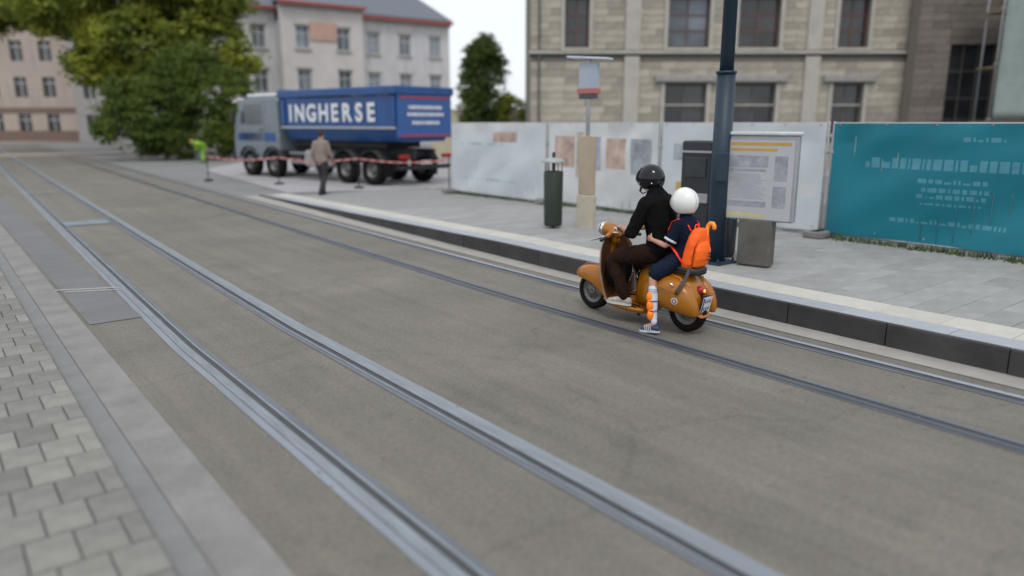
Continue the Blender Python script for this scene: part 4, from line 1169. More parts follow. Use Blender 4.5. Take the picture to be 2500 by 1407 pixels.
for s_ in (-1, 1):
    m2 = MB(); m2.box((s_ * .95, .05, .95), (.42, .08, .14), bev=.02); put('rear_light', m2, mat('red_rear_lens', (.3, .01, .01), rough=.25), tk)
    m2 = MB(); m2.box((s_ * 1.0, .75, .55), (.4, .02, .55)); put('mud_flap', m2, M_rub, tk)
m2 = MB(); m2.box((0, 0.03, .76), (.50, .02, .11)); put('number_plate', m2, mat('white_plate', (.6, .6, .6)), tk)
# cab
prof = [(6.55, 1.0), (6.55, 2.82), (6.7, 2.95), (8.0, 2.93), (8.25, 2.80), (8.55, 1.9), (8.62, 1.2), (8.60, .62), (6.9, .62)]
m2 = MB(); m2.loft([[Vector((x, y_, z_)) for y_, z_ in prof] for x in (-1.2, -1.1, 1.1, 1.2)], smooth=False)
cab = bevel(put('cab', m2, M_cab, tk), .05); cab.scale = (1, 1.5, 1); cab.location = (0, -.5 * 6.5, 0)
m2 = MB(); m2.box((0, 8.435, 2.33), (2.1, .03, .78), R=Matrix.Rotation(radians(18.4), 3, 'X')); put('windscreen', m2, glass('cab_glass', (.05, .07, .08)), cab)
for s_ in (-1, 1):
    m2 = MB(); m2.box((s_ * 1.203, 7.72, 1.80), (.03, 1.15, 1.9), bev=.01); dr = put('door', m2, M_cab, cab)
    m2 = MB(); m2.add([(s_ * 1.222, 7.22, 1.95), (s_ * 1.222, 8.22, 1.95), (s_ * 1.222, 8.02, 2.72), (s_ * 1.222, 7.22, 2.72)], [(0, 1, 2, 3) if s_ > 0 else (3, 2, 1, 0)]); put('side_window', m2, glass('cab_glass'), dr)
    m2 = MB(); m2.box((s_ * 1.225, 7.3, 1.75), (.03, .14, .04)); put('handle', m2, M_blk, dr)
    m2 = MB(); m2.box((s_ * 1.42, 8.35, 2.25), (.12, .10, .5), bev=.03); m2.tube([(s_ * 1.2, 8.3, 2.45), (s_ * 1.42, 8.36, 2.45)], .015, n=6); put('mirror', m2, M_blk, cab)
m2 = MB(); m2.box((0, 8.66, .78), (2.4, .22, .42), bev=.05); put('front_bumper', m2, M_chs, cab)
m2 = MB()
for k in range(5): m2.box((0, 8.60, 1.15 + k * .13), (1.7, .05, .07), bev=.01)
put('grille', m2, M_chs, cab)
m2 = MB(); m2.box((-1.208, 7.55, 1.50), (.02, 1.7, .30)); put('blue_stripe', m2, M_tb, cab)
for z_ in (.45, .8): 
    m2 = MB(); m2.box((-1.2, 7.75, z_), (.10, .5, .05)); put('cab_step', m2, M_chs, cab)
m2 = MB(); m2.box((0, 8.5, 2.86), (2.2, .35, .05), R=Matrix.Rotation(-.3, 3, 'X')); put('sun_visor', m2, M_wht, cab)
m2 = MB(); m2.box((0, 7.4, 3.02), (2.1, 1.3, .12), bev=.04); put('roof_deflector', m2, M_wht, cab)
for s_ in (-1, 1):
    m2 = MB(); m2.box((s_ * .9, 8.76, .80), (.35, .04, .18), bev=.02); put('headlight', m2, M_chr, cab)

# barrier tape on posts in front of the lorry
bt = empty('barrier_tape', (9.8, 22, 0), 0, label='red and white barrier tape strung on slim posts in front of the lorry', cat='barrier tape')
A = Vector((7.9, 27.4, .86)); B = Vector((12.1, 18.3, .96))
N_ = 60
for c_i, (nm, m) in enumerate((('red_tape_strip', mat('barrier_red', (.50, .10, .09), rough=.5)), ('white_tape_strip', mat('barrier_white', (.50, .30, .29), rough=.5)))):
    mb = MB()
    for k in range(N_):
        if k % 2 != c_i: continue
        def pt(q, dz):
            p = A.lerp(B, q); p.z += dz - .10 * abs(sin(q * pi * 3)) ; return p - Vector((9.8, 22, 0))
        q0, q1 = k / N_, (k + 1) / N_
        mb = MB(); mb.add([pt(q0, -.025), pt(q1, -.025), pt(q1, .025), pt(q0, .025)], [(0, 1, 2, 3)])
        solid(put(nm, mb, m, bt), .003)
for q in (0, 1 / 3, 2 / 3, 1):
    p = A.lerp(B, q) - Vector((9.8, 22, 0)); mb = MB(); mb.tube([(p.x, p.y, 0.01), (p.x, p.y, p.z + .08)], .018, n=8); mb.revolve([(.001, .01), (.16, .01), (.14, .06), (.001, .07)], (p.x, p.y, 0), 'z', 14); put('post', mb, M_chs, bt)

# ================================================================== STANDING PEOPLE
def standing(loc, rz, label, top, top_m, leg_m, hair_m, bend=0., h=1.0, stride=.16):
    def W(x, y_, z):
        if z > .95 or (abs(x) > .2 and z > .85):          # bow the upper body forward about the hips
            q = z - .92; y0 = y_
            y_, z = y0 * cos(bend) + q * sin(bend), .92 - y0 * sin(bend) + q * cos(bend)
        return Vector((x, y_, z - (.12 if bend else 0) * (z > .6))) * h
    J = dict(pelvis=W(0, 0, .95), waist=W(0, 0, 1.12), chest=W(0, .01, 1.28), upper=W(0, .01, 1.42), neck=W(0, .02, 1.52),
             shL=W(-.18, 0, 1.43), shR=W(.18, 0, 1.43), elL=W(-.25, -.06, 1.14), elR=W(.25, .05, 1.15), wrL=W(-.24, .06, .92), wrR=W(.23, .2, .96),
             hipL=W(-.09, 0, .92), hipR=W(.09, 0, .92), knL=W(-.10, stride * .9, .50), knR=W(.10, -.02, .50), anL=W(-.10, stride, .09), anR=W(.10, -stride - .1, .11))
    r = empty('person', loc, rz, label=label, cat='person')
    mb = limbs(J, h, sleeve=2., leg=2.); mb.tube([J['upper'], W(0, .02, 1.56)], .056 * h, n=10); head(mb, W(0, .03, 1.65), h, (0, cos(bend), -sin(bend)))
    hand(mb, J['wrL'], (0, .2, -1), (0, 1, 0), (-1, 0, 0), h, .3); hand(mb, J['wrR'], (0, .4, -1), (0, 1, 0), (1, 0, 0), h, .3)
    remeshed('body', mb, M_skin, .012, parent=r, smooth=2)
    j = remeshed('jacket', limbs(J, h, grow=.022, parts=('torso', 'arms'), sleeve=1.92), top_m, .014, fold=.012, parent=r)
    remeshed('trousers', limbs(J, h, grow=.018, parts=('seat', 'legs'), leg=1.97), leg_m, .014, fold=.01, parent=r)
    mb = MB(); mb.ell(W(0, .012, 1.69), (.083 * h, .10 * h, .095 * h)); remeshed('hair', mb, hair_m, .01, fold=.006, fscale=(30, 30, 30), parent=r)
    for sd in 'LR':
        a = J['an' + sd]; mb = MB(); shoe(mb, a + Vector((0, -.06, -.09 * h)), a + Vector((0, .17, -.09 * h)), h); remeshed('shoe', mb, M_chs, .01, parent=r)
    return r, J
ped, _ = standing((8.75, 19.65, .03), radians(-60), 'pedestrian in beige jacket and dark trousers walking in front of the lorry', None, mat('beige_jacket', (.24, .19, .165), rough=.8, var=.12), mat('charcoal_trousers', (.02, .02, .024), rough=.8), mat('dark_hair', (.02, .014, .01), rough=.7))
wk, _ = standing((11.45, 40.2, 0), radians(120), 'worker in lime green high-visibility suit bending down beyond the lorry cab', None, mat('hi_vis_lime', (.28, .55, .04), rough=.6, var=.06), mat('hi_vis_lime_trousers', (.24, .46, .04), rough=.7), mat('sandy_hard_hat', (.45, .30, .12), rough=.5), h=1.0, bend=1.15)
mb = MB()
for x_, q in ((-.10, .30), (.10, .30)): mb.tube([(x_, .03, q - .03), (x_, .03, q + .03)], [(.078, .078), (.078, .078)], n=16, round_ends=False)
put('reflective_bands', mb, mat('silver_reflective', (.6, .62, .6), rough=.3), wk)

# ================================================================== BUILDINGS
def frame_obj(name, ox, oy, dx, dy, **kw):
    """empty whose local x runs along the facade (left to right as seen) and local -y points to the viewer"""
    return empty(name, (ox, oy, 0), atan2(dy, dx), **kw)

M_st = mat('ashlar_stone', (.355, .322, .268), rough=.85, var=.15, scale=3, bump=.3, bscale=25, rnd=.22, fine=.15)
M_stj = mat('stone_joint', (.20, .185, .16), rough=.95, var=.15)
M_trimst = mat('dressed_stone_trim', (.40, .38, .34), rough=.8, var=.1, scale=3)
M_win = glass('facade_window_glass', (.035, .037, .042), .1)
M_winl = glass('reflecting_window_glass', (.10, .12, .15), .08)
M_wfr = mat('reddish_window_bars', (.13, .06, .04), rough=.6)
M_wfr2 = mat('grey_window_bars', (.12, .11, .10), rough=.6)
sb = frame_obj('stone_building', 20.45, 24.64, .785, -.62, label='grey-beige ashlar stone building with tall windows behind the banner fence', cat='building')
Wf, Hf = 25.0, 11.5
wins = []      # (xc, w, z0, z1, kind)
for xc, w_ in ((1.9, 1.0), (6.5, 1.7), (9.4, 1.7), (13.3, 1.25), (17.6, 1.3)):
    wins.append((xc, w_, 5.05, 7.05, 'up')); wins.append((xc, w_, 8.9, 10.9, 'up'))
    if xc > 3 and xc < 16: wins.append((xc, w_ + .05, 1.55, 3.62, 'low'))
wins.append((20.6, 3.2, .0, 4.1, 'gate')); wins.append((22.6 - 1.5, 2.4, 5.2, 7.3, 'up'))
# core wall, cut round the openings: columns of blocks between x edges
core = MB()
xs = sorted(set([0, Wf] + [v for w in wins for v in (w[0] - w[1] / 2, w[0] + w[1] / 2)]))
for xa, xb in zip(xs, xs[1:]):
    xm = (xa + xb) / 2; cuts = sorted([(z0, z1) for xc, w_, z0, z1, k in wins if xc - w_ / 2 < xm < xc + w_ / 2])
    z = 0
    for z0, z1 in cuts:
        if z0 > z: core.box((xm, .25, (z + z0) / 2), (xb - xa, .5, z0 - z))
        z = z1
    core.box((xm, .25, (z + Hf) / 2), (xb - xa, .5, Hf - z))
core.box((Wf / 2, 6.5, Hf / 2), (Wf - .01, 11.9, Hf - .02))
core.v = [(x, y_ + (.16 if y_ > .52 and y_ < .56 else 0), z) for x, y_, z in core.v]
wall = put('wall', core, M_stj, sb)
# ashlar blocks on the face, kept clear of openings
random.seed(5); blocks = []
z = .0; rw = 0
while z < 8.4:
    h_ = .30 if z < 4.7 else .27
    if 4.72 < z + h_ and z < 4.98: z = 4.98; continue
    free = [(0, Wf)]
    for xc, w_, z0, z1, k in wins:
        if z < z1 + .25 and z + h_ > z0 - .12:
            a, b = xc - w_ / 2 - .16, xc + w_ / 2 + .16; nf = []
            for p, q in free:
                if b <= p or a >= q: nf.append((p, q))
                else:
                    if a > p: nf.append((p, a))
                    if b < q: nf.append((b, q))
            free = nf
    for p, q in free:
        x = p; first = True
        while x < q - .02:
            ln = random.uniform(.55, .95) * (.6 if first and rw % 2 else 1); first = False
            if q - (x + ln) < .3: ln = q - x
            blocks.append((x + ln / 2, z + h_ / 2, ln, h_)); x += ln
    z += h_; rw += 1
def bmesh_block(ln, h_):
    key = (round(ln, 1), h_)
    return key
cache = {}
blocks.sort(key=lambda b: (b[0] - 6) ** 2 * .25 + (b[1] - 4) ** 2)
vis = [b for b in blocks if b[1] > 2.0]
sel = vis[:300]; rest = [b for b in blocks if b not in set(sel)]
for bx, bz, ln, h_ in sel:
    key = (round(ln * 10), round(h_ * 100))
    if key not in cache:
        m = MB(); m.box((0, 0, 0), (1, .07, h_ - .014)); cache[key] = m.mesh('stone', M_st)
    o = bpy.data.objects.new('stone', cache[key]); COL.objects.link(o); o.parent = wall
    o.location = (bx, -.012 + random.uniform(-.008, .008), bz); o.scale = (ln - .014, 1, 1)
mb = MB()
for bx, bz, ln, h_ in rest: mb.box((bx, -.012 + random.uniform(-.008, .008), bz), (ln - .014, .07, h_ - .014))
put('far_stone', mb, M_st, wall, kind='stuff')
# string course, plinth, pilaster strips, cornice
mb = MB(); mb.box((Wf / 2, -.09, 4.86), (Wf + .2, .24, .13), bev=.02); put('string_course', mb, M_trimst, sb)
mb = MB(); mb.box((Wf / 2, -.05, 4.745), (Wf + .1, .12, .05)); put('course_shadow_strip', mb, mat('painted_course_shadow', (.05, .055, .07)), sb)  # solid dark strip, paints the shadow line below the string course
mb = MB(); mb.box((Wf / 2, -.12, 8.45), (Wf + .2, .3, .2), bev=.02); put('string_course', mb, M_trimst, sb)
for x in (4.2, 11.7):
    for (z0, z1) in ((.0, 4.70), (4.95, 8.3)):
        mb = MB(); mb.box((x, -.10, (z0 + z1) / 2), (.62, .14, z1 - z0), bev=.015); put('pilaster', mb, M_trimst, sb)
def window(parent, xc, w_, z0, z1, kind, glassm, frm, surround=M_trimst, deep=.22, nx=2, nz=3):
    mb = MB(); f = .055
    for x in (xc - w_ / 2 + f / 2, xc + w_ / 2 - f / 2): mb.box((x, deep, (z0 + z1) / 2), (f, .07, z1 - z0))
    for z in (z0 + f / 2, z1 - f / 2): mb.box((xc, deep, z), (w_ - 2 * f, .07, f))
    wn_ = put('window', mb, frm, parent)
    for i in range(nx):
        for k in range(nz):
            pw, pz = (w_ - 2 * f) / nx, (z1 - z0 - 2 * f) / nz
            mb = MB(); mb.box((xc - w_ / 2 + f + pw * (i + .5), deep + .03, z0 + f + pz * (k + .5)), (pw - .045, .012, pz - .045)); put('pane', mb, glassm, wn_)
    mb = MB()
    for i in range(1, nx): mb.box((xc - w_ / 2 + f + (w_ - 2 * f) / nx * i, deep + .02, (z0 + z1) / 2), (.05, .05, z1 - z0 - .1))
    for k in range(1, nz): mb.box((xc, deep + .021, z0 + f + (z1 - z0 - 2 * f) / nz * k), (w_ - .1, .055, .05))
    if mb.v: put('glazing_bar', mb, frm, wn_)
    if surround:
        mb = MB(); mb.box((xc, -.10, z0 - .07), (w_ + .34, .28, .12), bev=.015); put('sill', mb, surround, wn_)
    return wn_
for i, (xc, w_, z0, z1, k) in enumerate(wins):
    if k == 'up':
        wo = window(sb, xc, w_, z0, z1, k, M_winl if 6 < xc < 7 else M_win, M_wfr)
        mb = MB(); mb.box((xc, -.07, z1 + .13), (w_ + .32, .2, .24), bev=.02); put('lintel', mb, M_trimst, wo)
        for s_ in (-1, 1):
            mb = MB(); mb.box((xc + s_ * (w_ / 2 + .08), -.05, (z0 + z1) / 2), (.15, .14, z1 - z0), bev=.01); put('jamb', mb, M_trimst, wo)
    elif k == 'low':
        wo = window(sb, xc, w_, z0, z1, k, M_win, M_wfr2, nz=2)
        mb = MB(); mb.box((xc, .12, 2.75), (w_, .14, .06)); put('transom', mb, M_trimst, wo)
        mb = MB(); mb.box((xc, -.12, z1 + .20), (w_ + .9, .30, .30), bev=.04); put('hood_mould', mb, mat('weathered_hood_stone', (.28, .275, .265), rough=.85, var=.15), wo)
        for s_ in (-1, 1):
            mb = MB(); mb.box((xc + s_ * (w_ / 2 + .08), -.05, (z0 + z1) / 2), (.15, .14, z1 - z0), bev=.01); put('jamb', mb, M_trimst, wo)
    else:
        mb = MB(); mb.box((xc, .42, 2.05), (w_, .06, 4.1)); dr = put('gate_door', mb, mat('dark_timber_gate', (.035, .028, .025), rough=.7, var=.3, stretch=(6, 1, .5)), sb)
        for q in range(8):
            mb = MB(); mb.box((xc - w_ / 2 + w_ / 8 * (q + .5), .37, 2.05), (w_ / 8 - .03, .04, 4.0), bev=.008); put('board', mb, MATS['dark_timber_gate'], dr)
# roof above the frame
mb = MB(); mb.add([(-.5, -.5, Hf), (Wf + .5, -.5, Hf), (Wf + .5, 13, Hf), (-.5, 13, Hf), (3, 6, Hf + 4.5), (Wf - 3, 6, Hf + 4.5)], [(0, 1, 5, 4), (1, 2, 5), (2, 3, 4, 5), (3, 0, 4), (0, 3, 2, 1)])
M_slate = mat('roof_slate', (.13, .15, .18), rough=.6, var=.15, scale=4, stretch=(1, 1, 6))
put('roof', mb, M_slate, sb)
# drainpipe on the corner
mb = MB(); mb.tube([(.35, -.12, 0.), (.35, -.12, 11.)], .05, n=8); put('drainpipe', mb, M_wfr2, sb)

# darker stone wing and netted scaffold at the right edge
def onface(px, d):            # helper for offsets along the camera-facing line
    return (px - 1250) / 1800 * .976 * d
wg = frame_obj('dark_stone_wing', 20.45 + .785 * 15.5 - .62 * .9, 24.64 - .62 * 15.5 - .785 * .9, .785, -.62, label='darker brown stone wing projecting at the right end of the stone building', cat='building wing')
M_dst = mat('dark_brown_stone', (.17, .148, .128), rough=.9, var=.2, scale=3, bump=.3, rnd=.18)
mb = MB(); mb.box((.7, .3, 5), (1.4, .6, 10)); mb.box((4.0, .3, 7.0), (1.2, .6, 6.)); mb.box((2.4, .3, 7.6), (2.0, .6, 4.8)); mb.box((2.4, .35, .4), (2.0, .5, .8)); mb.box((4.0, .3, 2.0), (1.2, .6, 3.99))
wall2 = put('wall', mb, M_stj, wg)
mb = MB(); random.seed(9); z = 0
cnt = 0; st_me = {}
while z < 8.2:
    for p, q in ([(0, 1.38), (3.42, 4.6)] if .8 < z + .15 < 5.2 else [(0, 4.6)]):
        x = p
        while x < q - .05:
            ln = min(random.uniform(.45, .9), q - x)
            if q - x - ln < .2: ln = q - x
            if 2. < z and cnt < 180:
                key = round(ln * 10)
                if key not in st_me: m = MB(); m.box((0, 0, 0), (1, .06, .286)); st_me[key] = m.mesh('stone', M_dst)
                o = bpy.data.objects.new('stone', st_me[key]); COL.objects.link(o); o.parent = wall2; o.location = (x + ln / 2, -.01 + random.uniform(-.01, .01), z + .15); o.scale = (ln - .014, 1, 1); cnt += 1
            else: mb.box((x + ln / 2, -.01 + random.uniform(-.01, .01), z + .15), (ln - .014, .06, .286))
            x += ln
    z += .3
put('far_stone', mb, M_dst, wall2, kind='stuff')
window(wg, 2.4, 2.0, .8, 5.2, 'w', M_win, M_wfr2, surround=M_trimst, deep=.25, nx=3, nz=4)
scf = frame_obj('scaffold', 20.45 + .785 * 16.45 - .62 * 3.4, 24.64 - .62 * 16.45 - .785 * 3.4, .785, -.62, label='scaffold wrapped in pale grey-green netting at the top right edge', cat='scaffold')
M_net = mat('grey_green_netting', (.23, .28, .26), rough=.8, var=.1, scale=2, bump=.3)
mb = MB(); vs, fs = [], []
for i in range(29):
    for k in range(25):
        x, z = .9 + i * .25, 2.2 + k * .25; vs.append((x, -.05 * noise.noise(Vector((x * .9, z * .7, 1))) - .02 * sin(x * 2.4), z))
for i in range(28):
    for k in range(24): fs.append((i * 25 + k, (i + 1) * 25 + k, (i + 1) * 25 + k + 1, i * 25 + k + 1))
mb.add(vs, fs, smooth=True); solid(put('netting', mb, M_net, scf), .004)
for i in range(4):
    for yy in (.15, 1.1):
        mb = MB(); mb.tube([(.9 + i * 2.3, yy, 0), (.9 + i * 2.3, yy, 9)], .03, n=8, round_ends=False); put('standard_pole', mb, M_galv, scf)
for k in range(4):
    mb = MB(); mb.box((4.4, .62, 2.05 + k * 2.0), (7.4, .9, .05)); put('walk_board', mb, mat('scaffold_board', (.26, .20, .13), rough=.85, var=.2), scf)
    mb = MB(); mb.tube([(.8, .12, 2.15 + k * 2.0), (8, .12, 2.15 + k * 2.0)], .024, n=8); put('ledger', mb, M_galv, scf)

# pale plastered town house with slate roof, beyond the lorry
ux, uy = (39.19 - 15.49), (60.19 - 61.57); ul = sqrt(ux * ux + uy * uy); ux /= ul; uy /= ul
th = frame_obj('town_house', 15.49, 61.57, ux, uy, label='large pale plastered house with slate roof and red eaves behind the lorry', cat='building')
M_pl = mat('pale_plaster', (.52, .515, .52), rough=.85, var=.14, scale=1.2, bump=.15, stretch=(1.6, 1.6, .35), fine=.06)
M_pl2 = mat('warm_pale_plaster', (.56, .53, .51), rough=.85, var=.08, scale=.7)
M_eav = mat('red_eaves', (.36, .10, .09), rough=.6, var=.1)
M_gl3 = glass('pale_window_glass', (.17, .20, .23), .15)
M_wf3 = mat('white_frames', (.52, .53, .54), rough=.5)
TW = 24.6; TH = 10.9
cols = [(1.5 + 2.55 * i) for i in range(10)]; bays = (8.4, 15.4)
def wallgrid(parent, x0, x1, yf, H_, cxs, rows, w_, m, thick=.5):
    mb = MB(); edges = sorted(set([x0, x1] + [v for c in cxs for v in (c - w_ / 2, c + w_ / 2)]))
    for a, b in zip(edges, edges[1:]):
        xm = (a + b) / 2
        if any(c - w_ / 2 < xm < c + w_ / 2 for c in cxs):
            z = 0
            for z0, z1 in rows: mb.box((xm, yf + thick / 2, (z + z0) / 2), (b - a, thick, z0 - z)); z = z1
            mb.box((xm, yf + thick / 2, (z + H_) / 2), (b - a, thick, H_ - z))
        else: mb.box((xm, yf + thick / 2, H_ / 2), (b - a, thick, H_))
    return put('wall', mb, m, parent)
rows = [(1.1, 2.8), (4.4, 6.3), (7.9, 9.7)]
segs = [(0., bays[0], 0., TH, M_pl), (bays[0], bays[1], -1.3, TH + .35, M_pl2), (bays[1], TW, 0., TH - .1, M_pl)]
for x0, x1, yf, H_, m in segs:
    n = max(2, int((x1 - x0) / 2.4)); cxs = [x0 + (x1 - x0) * (i + .5) / n for i in range(n)]
    wallgrid(th, x0, x1 - .002, yf, H_, cxs, rows, 1.15, m)
    for c in cxs:
        for z0, z1 in rows:
            holder = th
            mb = MB(); f = .07
            for x in (c - .575 + f / 2, c + .575 - f / 2): mb.box((x, yf + .16, (z0 + z1) / 2), (f, .06, z1 - z0))
            for z in (z0 + f / 2, z1 - f / 2, z0 + (z1 - z0) * .66): mb.box((c, yf + .16, z), (1.0, .06, f))
            mb.box((c, yf + .165, (z0 + z1) / 2), (.06, .05, z1 - z0 - .1))
            wo = put('window', mb, M_wf3, holder)
            mb = MB(); mb.box((c, yf + .2, (z0 + z1) / 2), (1.14, .02, z1 - z0 - .01)); put('pane', mb, M_gl3, wo)
            mb = MB(); mb.box((c, yf - .05, z0 - .06), (1.4, .2, .1)); put('sill', mb, M_trimst, wo)
            mb = MB(); mb.box((c, yf - .03, z1 + .09), (1.4, .12, .14)); put('lintel', mb, M_trimst, wo)
    mb = MB(); mb.box(((x0 + x1) / 2, yf - .25, H_ + .1), (x1 - x0 + .3, .75, .2)); put('eaves', mb, M_eav, th)
    mb = MB(); mb.box(((x0 + x1) / 2, yf - .10, H_ - .12), (x1 - x0 + .1, .3, .2), bev=.03); put('cornice', mb, M_trimst, th)
    mb = MB(); mb.box(((x0 + x1) / 2, yf - .06, 3.7), (x1 - x0 + .05, .14, .18)); put('string_course', mb, M_trimst, th)
mb = MB(); mb.box((11.9, -1.35, 8.8 + .5), (2.3, .1, 1.5), bev=.04); put('sandstone_relief', mb, mat('peach_sandstone', (.50, .33, .26), rough=.8, var=.18, scale=4, bump=.5), th)
mb = MB(); mb.box((TW / 2, 6.0, TH / 2 - .2), (TW - .02, 10.9, TH - .4)); mb.box(((bays[0] + bays[1]) / 2, -.1, 5), (bays[1] - bays[0] - .05, 1.2, 10)); put('rear_wall', mb, M_pl, th)
for x0, x1, yf, H_, hip0, hip1 in ((-.3, TW + .2, -.5, TH + .2, 4, 5.), (bays[0] - .2, bays[1] + .2, -1.75, TH + .55, 2.2, 2.2)):
    mb = MB(); zt = H_ + 5.0; yb = 12
    mb.add([(x0, yf, H_), (x1, yf, H_), (x1, yb, H_), (x0, yb, H_), (x0 + hip0, (yf + yb) / 2, zt), (x1 - hip1, (yf + yb) / 2, zt)], [(0, 1, 5, 4), (1, 2, 5), (2, 3, 4, 5), (3, 0, 4), (0, 3, 2, 1)])
    put('roof', mb, M_slate, th)

# low cream garden wall between house and conifer
gw = frame_obj('garden_wall', 24.2, 38.3, .785, -.62, label='low cream wall behind the fence near the dark conifer', cat='wall')
mb = MB(); mb.box((2.8, 0, 1.35), (5.6, .3, 2.7)); put('wall', mb, mat('cream_render', (.50, .46, .33), rough=.85, var=.08), gw)
mb = MB(); mb.box((2.8, 0, 2.76), (5.7, .42, .1), bev=.02); put('coping', mb, M_trimst, gw)

# far pinkish building at the left edge, brick lower band
lf = frame_obj('far_house', -4.0, 103.0, .80, -.60, label='pinkish plastered building with brown ground floor at the far left of the street', cat='building')
M_pk = mat('pinkish_plaster', (.40, .34, .30), rough=.85, var=.14, scale=1.1, stretch=(1.6, 1.6, .35))
wallgrid(lf, 0, 22, 0, 15, [1.8 + 2.9 * i for i in range(7)], [(1.0, 2.9), (4.6, 6.6), (8.2, 10.2), (11.6, 13.4)], 1.3, M_pk)
for i in range(7):
    for z0, z1 in [(1.0, 2.9), (4.6, 6.6), (8.2, 10.2), (11.6, 13.4)]:
        c = 1.8 + 2.9 * i
        mb = MB(); mb.box((c, .2, (z0 + z1) / 2), (.08, .06, z1 - z0)); mb.box((c, .2, z1 - .6), (1.25, .06, .08)); wo = put('window', mb, M_wf3, lf)
        mb = MB(); mb.box((c, .26, (z0 + z1) / 2), (1.3, .02, z1 - z0)); put('pane', mb, M_win, wo)
mb = MB(); mb.box((11, -.08, .6), (22.1, .14, 1.2)); mb.box((11, -.04, 3.3), (22.1, .10, .5)); put('brown_plinth', mb, mat('brown_plinth', (.17, .12, .10), rough=.85, var=.15), lf)
mb = MB(); mb.add([(-.4, -.5, 15), (22.4, -.5, 15), (22.4, 10, 15), (-.4, 10, 15), (2, 5, 18.5), (20, 5, 18.5)], [(0, 1, 5, 4), (1, 2, 5), (2, 3, 4, 5), (3, 0, 4), (0, 3, 2, 1)]); put('roof', mb, mat('red_tiles', (.22, .09, .06), rough=.8, var=.15), lf)
mb = MB(); mb.box((11, 5, 7.4), (21.9, 8.9, 14.8)); put('rear_wall', mb, M_pk, lf)
lf2 = frame_obj('grey_far_house', 13.0, 88.0, .785, -.62, label='grey plastered house behind the big tree on the left', cat='building')
M_gp = mat('grey_plaster', (.32, .31, .30), rough=.85, var=.1, scale=.6)
wallgrid(lf2, 0, 16, 0, 13, [1.6 + 2.6 * i for i in range(6)], [(1.0, 2.8), (4.4, 6.2), (7.8, 9.6)], 1.2, M_gp)
for i in range(6):
    for z0, z1 in [(1.0, 2.8), (4.4, 6.2), (7.8, 9.6)]:
        c = 1.6 + 2.6 * i
        mb = MB(); mb.box((c, .2, (z0 + z1) / 2), (.08, .06, z1 - z0)); wo = put('window', mb, M_wf3, lf2)
        mb = MB(); mb.box((c, .26, (z0 + z1) / 2), (1.2, .02, z1 - z0)); put('pane', mb, M_win, wo)
mb = MB(); mb.add([(-.3, -.4, 13), (16.3, -.4, 13), (16.3, 9, 13), (-.3, 9, 13), (2, 4.5, 16.5), (14, 4.5, 16.5)], [(0, 1, 5, 4), (1, 2, 5), (2, 3, 4, 5), (3, 0, 4), (0, 3, 2, 1)]); put('roof', mb, M_slate, lf2)
mb = MB(); mb.box((8, 4.6, 6.4), (15.9, 8, 12.7)); put('rear_wall', mb, M_gp, lf2)

# ================================================================== TREES
M_bark = mat('grey_bark', (.09, .075, .06), rough=.9, var=.3, scale=6, bump=.8, bscale=14, stretch=(3, 3, .5))
def leafmat(name, c1, c2):
    m = mat(name, c1, rough=.65, col2=c2, scale=.55, spec=.25)
    N, L = m.node_tree.nodes, m.node_tree.links; b = N['Principled BSDF']
    tr = N.new('ShaderNodeBsdfTranslucent'); mixs = N.new('ShaderNodeMixShader'); mixs.inputs[0].default_value = .35
    src = b.inputs['Base Color'].links[0].from_socket; L.new(src, tr.inputs['Color'])
    L.new(b.outputs[0], mixs.inputs[1]); L.new(tr.outputs[0], mixs.inputs[2]); L.new(mixs.outputs[0], N['Material Output'].inputs[0])
    return m
M_leaf = leafmat('green_foliage', (.075, .125, .026), (.42, .44, .065))
M_leafd = leafmat('dark_green_foliage', (.06, .105, .026), (.19, .25, .05))
M_leafc = leafmat('conifer_foliage', (.045, .085, .024), (.15, .20, .05))
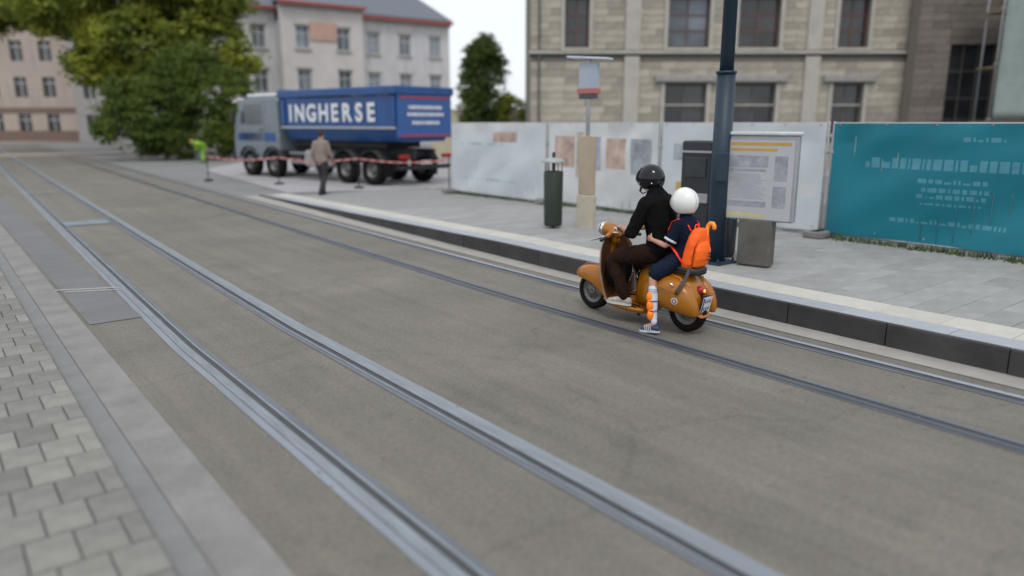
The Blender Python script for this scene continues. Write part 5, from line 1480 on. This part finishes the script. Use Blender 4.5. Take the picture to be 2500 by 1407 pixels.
def tree(name, loc, label, blobs, trunk, m, nleaf, size, cat='tree', seed=1, flat=.6):
    """crown = many leaf clumps spread through overlapping irregular volumes; trunk with limbs reaching into them"""
    R = random.Random(seed); t = empty(name, loc, 0, label=label, cat=cat)
    if trunk:
        mb = MB(); H0, r0 = trunk
        mb.tube([(0, 0, -.05), (0.03, .02, H0 * .12), (.1, .05, H0 * .5), (.05, .1, H0)], [r0 * 1.4, r0, r0 * .85, r0 * .7], n=12)
        for bx, by, bz, br in blobs:
            if bz < H0: continue
            mid = Vector((bx * .4, by * .4, lerp(H0, bz, .45) + .1)); mb.tube([(.05, .1, H0 * .9), mid, (bx * .9, by * .9, bz)], [r0 * .5, r0 * .3, r0 * .08], n=7)
            for q in range(4):
                e = Vector((bx + R.gauss(0, br * .5), by + R.gauss(0, br * .5), bz + R.gauss(0, br * .4))); mb.tube([mid.lerp(Vector((bx, by, bz)), .5), e], [r0 * .16, r0 * .03], n=5)
        put('trunk', mb, M_bark, t)
    vol = sum(b[3] ** 2 for b in blobs); mb = MB(); V_, F_ = mb.v, mb.f
    for bx, by, bz, br in blobs:
        n_cl = max(3, int(nleaf * br ** 2 / vol / 26))
        for c in range(n_cl):
            d = Vector((R.gauss(0, 1), R.gauss(0, 1), R.gauss(0, 1))).normalized(); rr = br * R.uniform(.45, 1.0) ** .7
            cc_ = Vector((bx, by, bz)) + Vector((d.x, d.y, d.z * flat)) * rr
            if noise.noise(cc_ * .55 + Vector((seed, 0, 0))) < -.2: continue
            cr = R.uniform(.25, .6) * size * 3.2
            for q in range(26):
                p = cc_ + Vector((R.gauss(0, cr), R.gauss(0, cr), R.gauss(0, cr * .55)))
                a = Vector((R.gauss(0, 1), R.gauss(0, 1), R.gauss(0, .6))).normalized() * size * R.uniform(.6, 1.2)
                b_ = a.cross(Vector((R.gauss(0, 1), R.gauss(0, 1), R.gauss(0, 1)))).normalized() * size * R.uniform(.35, .6)
                k = len(V_); V_ += [tuple(p - a), tuple(p + b_), tuple(p + a), tuple(p - b_)]; F_.append((k, k + 1, k + 2, k + 3))
                mb.m.append(0); mb.sm.append(False)
    put('crown', mb, m, t)
    return t
tree('deciduous_tree', (11.2, 50.0, 0), 'big green tree with yellowish clumps leaning over the street left of the lorry', [(0, 0, 7.0, 3.4), (-3.6, 1.5, 8.6, 3.0), (3.2, -.8, 7.4, 2.6), (1.2, 0, 10.6, 3.4), (-6.0, 3.5, 10.6, 2.8), (4.4, -1.5, 10.0, 2.8), (.2, -.5, 4.6, 2.4), (-2, 1, 12.4, 3), (5.2, -1, 12.5, 2.5), (2.6, -1.2, 5.6, 2.3), (-1.8, .6, 5.4, 2.2), (4.6, -2.4, 5.8, 1.8)], (4.2, .30), M_leaf, 110000, .19, seed=3)
tree('deciduous_tree', (3.3, 62.0, 0), 'tall pale green tree at the top left corner', [(0, 0, 10.5, 3.2), (-3.5, 1, 11.8, 3.2), (3.2, 0, 11.5, 2.6), (0, 0, 14, 3.4), (-2.5, -1, 9.2, 2.0), (4.4, -1, 9.4, 2.6), (5.6, -1, 12, 2.8), (.6, -1, 8.4, 1.8)], (6.5, .26), M_leaf, 60000, .2, seed=8)
tree('dark_shrub', (10.7, 44.8, 0), 'dense dark green bush at the foot of the big tree, left of the lorry cab', [(0, 0, 2.2, 2.1), (-1.6, .8, 1.9, 1.8), (1.9, -.9, 2.4, 2.0), (.8, 0, 3.7, 1.7), (3.0, -2.0, 1.7, 1.5), (1.6, 0, 5.0, 1.7), (-1.4, 0, 3.6, 1.4), (3.2, -1.6, 3.8, 1.5)], (.6, .1), M_leafd, 56000, .11, cat='bush', seed=5, flat=.85)
tree('dark_conifer', (26.6, 36.4, 0), 'dark pointed conifer between the pale house and the stone building', [(0, 0, 1.6, 1.6), (.2, 0, 2.9, 1.6), (-.1, 0, 4.1, 1.45), (.2, .1, 5.1, 1.4), (0, 0, 5.9, 1.1), (.1, 0, 6.7, .45)], (1.0, .12), M_leafc, 45000, .085, seed=6, flat=.95)
tree('hedge', (28.6, 34.4, 0), 'low yellow-green hedge beside the dark conifer', [(-1, .8, 2.6, 1.2), (.6, -.4, 2.8, 1.2), (1.8, -1.4, 3.2, 1.2)], (1, .08), M_leaf, 16000, .09, cat='hedge', seed=7, flat=.9)
tree('dark_hedge', (14.8, 43.0, 0), 'dark clipped hedge line behind the worker and the lorry cab', [(-3.2, 1.6, .9, 1.1), (-1.4, .8, 1.0, 1.1), (.2, 0, 1.0, 1.1), (1.8, -.8, 1.0, 1.1), (-4.8, 2.6, .8, .9)], None, M_leafd, 22000, .09, cat='hedge', seed=9, flat=.9)
